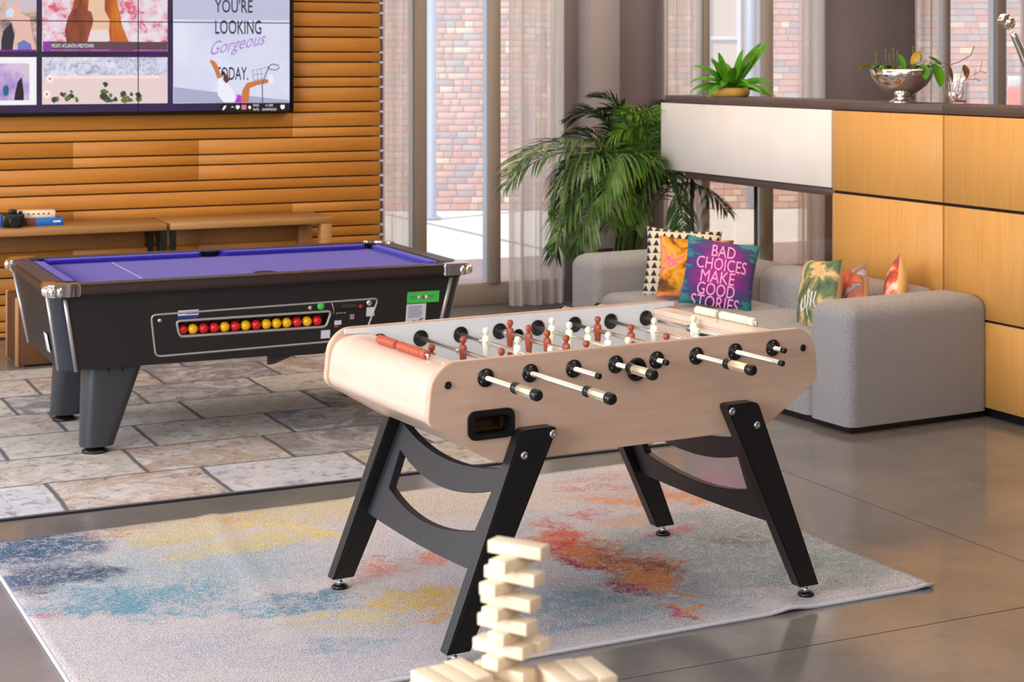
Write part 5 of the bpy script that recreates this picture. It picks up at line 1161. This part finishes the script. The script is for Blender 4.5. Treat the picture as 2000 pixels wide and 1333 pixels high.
# ------------------------------------------------------------------ palm
PY = 11.25; pc_ = at(1222, 470, PY); pl = thing('potted_palm', 'tall arching palm in a dark planter between the sofa and the wall', 'potted plant', (pc_.x, pc_.y, 0))
MB().lathe([(.16, 0), (.17, .01), (.215, .44), (.22, .46), (.205, .46), (.19, .42)], n=28).build('planter', M['potdark'], pl)
MB().lathe([(.19, .40), (.1, .42), (.01, .43)], n=20).build('soil', M['soil'], pl)
def lp(px, py, dy=0.0): p = at(px, py, PY + dy); return Vector((p.x - pc_.x, p.y - pc_.y, p.z))
def frond(pts, L_, n=30, droop=.7, mt='palm', start=.28, spread=1.0, sag=0.0):
    P3 = [Vector(p) for p in pts]; mb = MB(); m_ = 26; path = []
    def cr(t):
        k_ = min(int(t * (len(P3) - 1)), len(P3) - 2); u = t * (len(P3) - 1) - k_
        p0 = P3[max(k_ - 1, 0)]; p1 = P3[k_]; p2 = P3[k_ + 1]; p3 = P3[min(k_ + 2, len(P3) - 1)]
        return .5 * ((2 * p1) + (p2 - p0) * u + (2 * p0 - 5 * p1 + 4 * p2 - p3) * u * u + (3 * p1 - p0 - 3 * p2 + p3) * u ** 3)
    path = [cr(k_ / m_) for k_ in range(m_ + 1)]
    mb.tube(path, [.010 * (1 - .85 * k_ / m_) for k_ in range(m_ + 1)], 5, mi=1)
    for i in range(n):
        t = start + (1 - start) * i / n; p = cr(t); d = (cr(min(1, t + .02)) - cr(t - .02)).normalized()
        side = d.cross(Vector((0, 0, 1)))
        if side.length < .2: side = d.cross(Vector((0, 1, 0)))
        side.normalize(); upv = side.cross(d).normalized(); s = math.sin(math.pi * min(1, max(.0, (t - start) / (1 - start)) * .85 + .12)) ** .6
        for q in (-1, 1):
            dd = (side * q * spread + d * random.uniform(.55, .9) + upv * random.uniform(.25, .5)).normalized()
            leaf(mb, p, dd, L_ * s * random.uniform(.85, 1.1), .014 * random.uniform(.8, 1.15), droop * random.uniform(.7, 1.3), 4, up=upv, fold=.3)
    return mb.build('frond', parent=pl, mats=[M[mt], M['stem']])
random.seed(21)
base = lambda dx=0.0, dy=0.0: Vector((dx, dy, .42))
F = [
 ([base(-.03, -.03), lp(1222, 370, -.05), lp(1190, 292, -.25), lp(1110, 278, -.4), lp(1040, 298, -.5), lp(1000, 332, -.55)], .34, 34, .7, 'palm'),
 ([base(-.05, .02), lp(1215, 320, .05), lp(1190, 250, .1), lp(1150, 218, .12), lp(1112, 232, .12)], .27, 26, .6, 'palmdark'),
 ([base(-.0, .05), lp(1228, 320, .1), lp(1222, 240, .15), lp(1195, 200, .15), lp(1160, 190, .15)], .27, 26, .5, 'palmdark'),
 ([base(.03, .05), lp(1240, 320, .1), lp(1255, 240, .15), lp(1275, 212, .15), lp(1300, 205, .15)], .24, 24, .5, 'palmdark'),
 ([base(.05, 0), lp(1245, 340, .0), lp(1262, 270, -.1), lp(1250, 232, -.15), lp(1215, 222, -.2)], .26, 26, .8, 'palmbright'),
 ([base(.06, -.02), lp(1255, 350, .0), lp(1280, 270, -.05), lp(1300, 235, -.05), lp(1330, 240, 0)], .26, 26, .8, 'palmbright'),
 ([base(-.06, -.05), lp(1218, 390, -.1), lp(1195, 320, -.3), lp(1150, 310, -.45), lp(1110, 350, -.5), lp(1092, 420, -.52)], .33, 32, 1.1, 'palm'),
 ([base(-.08, -.03), lp(1205, 400, -.1), lp(1170, 352, -.35), lp(1130, 372, -.45), lp(1100, 430, -.5), lp(1090, 480, -.5)], .30, 30, 1.1, 'palm'),
 ([base(-.02, -.07), lp(1230, 400, -.1), lp(1238, 330, -.3), lp(1215, 302, -.45), lp(1190, 340, -.55), lp(1175, 420, -.58)], .30, 32, 1.2, 'palm'),
 ([base(.02, -.06), lp(1240, 400, -.1), lp(1262, 330, -.2), lp(1240, 305, -.35), lp(1222, 350, -.4), lp(1215, 420, -.42)], .28, 30, 1.2, 'palmbright'),
 ([base(.06, -.04), lp(1255, 410, -.05), lp(1283, 345, -.15), lp(1270, 322, -.25), lp(1250, 370, -.3), lp(1245, 430, -.3)], .26, 28, 1.2, 'palm'),
 ([base(.07, -.02), lp(1262, 410, .0), lp(1292, 340, -.05), lp(1318, 345, -.1), lp(1330, 400, -.12), lp(1335, 450, -.12)], .24, 26, 1.2, 'palm'),
 ([base(.08, .02), lp(1270, 420, .08), lp(1310, 365, .25), lp(1355, 362, .38), lp(1395, 385, .45), lp(1420, 415, .5)], .24, 26, 1.2, 'palmdry'),
 ([base(.05, .06), lp(1262, 400, .1), lp(1300, 340, .2), lp(1330, 330, .25), lp(1352, 355, .25)], .22, 22, 1.2, 'palmdry'),
 ([base(-.03, -.08), lp(1225, 420, -.15), lp(1210, 372, -.35), lp(1165, 385, -.5), lp(1150, 440, -.55), lp(1145, 480, -.56)], .28, 26, 1.3, 'palm'),
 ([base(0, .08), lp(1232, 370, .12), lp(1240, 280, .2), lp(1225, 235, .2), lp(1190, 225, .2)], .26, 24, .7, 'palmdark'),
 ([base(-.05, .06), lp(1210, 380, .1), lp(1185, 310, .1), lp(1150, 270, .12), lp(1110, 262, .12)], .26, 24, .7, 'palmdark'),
 ([base(.02, .02), lp(1238, 380, .0), lp(1252, 290, -.02), lp(1240, 250, -.05), lp(1200, 262, -.1), lp(1180, 300, -.1)], .26, 26, 1.0, 'palmbright'),
]
for pts, L_, n_, dr, mt in F: frond(pts, L_, int(n_ * 1.45), dr, mt)
for i_ in (0, 1, 2, 4, 6, 7, 8, 9, 10, 11, 14, 15, 16, 17, 4, 9):
    pts, L_, n_, dr, mt = F[i_]; off = Vector((random.uniform(-.10, .08), random.uniform(-.05, .12), random.uniform(-.12, .05)))
    frond([p + off * (k_ / (len(pts) - 1)) for k_, p in enumerate(pts)], L_ * .95, int(n_ * 1.2), dr, random.choice([mt, 'palm']))
for k_ in range(7): a_ = k_ * .9; MB().tube([(.05 * math.cos(a_), .05 * math.sin(a_), .41), (.07 * math.cos(a_), .07 * math.sin(a_), .62), (.075 * math.cos(a_), .075 * math.sin(a_), .80)], [.016, .012, .009], 7).build('cane', M['stem'], pl)

# ------------------------------------------------------------------ block tower on a side table (table is below the frame)
TT = .912
tbl = thing('side_table', 'small side table under the block tower', 'table', (0.02, 1.90, 0))
MB().box((0, 0, TT - .0155), (.62, .60, .03), bevel=.004).build('tabletop', M['console'], tbl)
MB().tube([(0, 0, .02), (0, 0, TT - .03)], .035, 16).build('pedestal', M['black'], tbl); MB().lathe([(.24, 0), (.24, .012), (.04, .03)], n=30).build('foot_plate', M['black'], tbl)
BL, BW, BH = .075, .0248, .0153
blk = MB(); blk.box((0, 0, 0), (BL, BW, BH), bevel=.0013, seg=2); blk = blk.build('wooden_block', M['jenga']); used = [False]
def block(c, ang, label, group):
    o = blk if not used[0] else blk.copy()
    if used[0]: COL.objects.link(o)
    used[0] = True; o.location = c; o.rotation_euler = (0, 0, ang); tag(o, label, 'wooden block', group); return o
JA = math.atan2(-.036, .0656); pitch = .01545
uj = Vector((math.cos(JA), math.sin(JA), 0)); vj = Vector((-math.sin(JA), math.cos(JA), 0))
odd = {1: (1057, 1097), 3: (1043, 1150), 5: (1036, 1199.6), 7: (1029, 1245), 9: (1020, 1293), 11: (1023, 1342)}
evn = {2: (986.6, 1124.5), 4: (968, 1170), 6: (972.5, 1218), 8: (983, 1266.5), 10: (973.7, 1314.6)}
ordn = ['topmost', 'second', 'third', 'fourth', 'fifth', 'sixth', 'seventh', 'eighth', 'ninth', 'tenth', 'eleventh']
TG = 'single blocks of the tower'
for k_ in range(1, 12):
    zb_ = TT + (14 - k_) * pitch
    q = odd.get(k_) or evn[k_]; Y = (HC - zb_) * FPX / (q[1] - 118)
    P = Vector(((q[0] - 1000) / FPX * Y, Y, 0)); 
    th = JA if k_ == 1 else R(-35); uk = Vector((math.cos(th), math.sin(th), 0)); vk = Vector((-math.sin(th), math.cos(th), 0))
    if k_ in odd: c_ = P - uk * BL / 2 + vk * BW / 2; an = th
    else: c_ = P + vk * BL / 2 - uk * BW / 2; an = th + math.pi / 2
    c_.z = zb_ + BH / 2
    block(c_, an + random.uniform(-.02, .02), '%s block down of the crooked tower, lying %s' % (ordn[k_ - 1], 'crosswise' if k_ in odd else 'end on') if k_ > 1 else 'topmost block of the crooked tower, in front of the black leg', TG)
    if k_ == 9: c2_ = c_ + vj * .030 + uj * .008; block(c2_, an, 'block behind the ninth block of the tower, poking out right', TG)
    if k_ == 11: cc_ = c_.copy()
for k_ in (12, 13, 14):
    for j in (-1, 0, 1):
        an = JA + (math.pi / 2 if k_ % 2 == 0 else 0); dr = (uj if k_ % 2 == 0 else vj) * j * .0252
        c_ = Vector((cc_.x, cc_.y, TT + (14 - k_) * pitch + BH / 2)) + dr; block(c_, an, 'block in the full courses at the foot of the tower', 'foot courses of the tower')
def pile(corner_far, long_d, wide_d, label, n, grp, shifts):
    ld = Vector((long_d[0], long_d[1], 0)).normalized(); wd_ = Vector((-ld.y, ld.x, 0)); 
    if wd_.dot(Vector((wide_d[0], wide_d[1], 0))) < 0: wd_ = -wd_
    an = math.atan2(ld.y, ld.x)
    for lay in range(4):
        for j in range(n):
            c_ = Vector((corner_far[0], corner_far[1], 0)) + ld * BL / 2 + wd_ * (BW / 2 + j * .0252) + ld * (shifts[j] if lay == 3 else 0)
            c_.z = TT + lay * pitch + BH / 2
            if lay == 3: block(c_, an, '%s block on top of the %s pile' % (('inner', 'middle', 'outer')[j], label), grp)
            else: block(c_, an, 'block under the top course of the %s pile' % label, 'lower blocks of the %s pile' % label)
pile((-.0634, 2.133), (.041, -.063), (-.735, -.678), 'left', 3, 'top blocks of the left pile', (.0, .006, .004))
pile((.0278 + .0715, 2.112 + .026), (.031, -.074), (-.9, -.4), 'right', 3, 'top blocks of the right pile', (.0, -.003, .002))
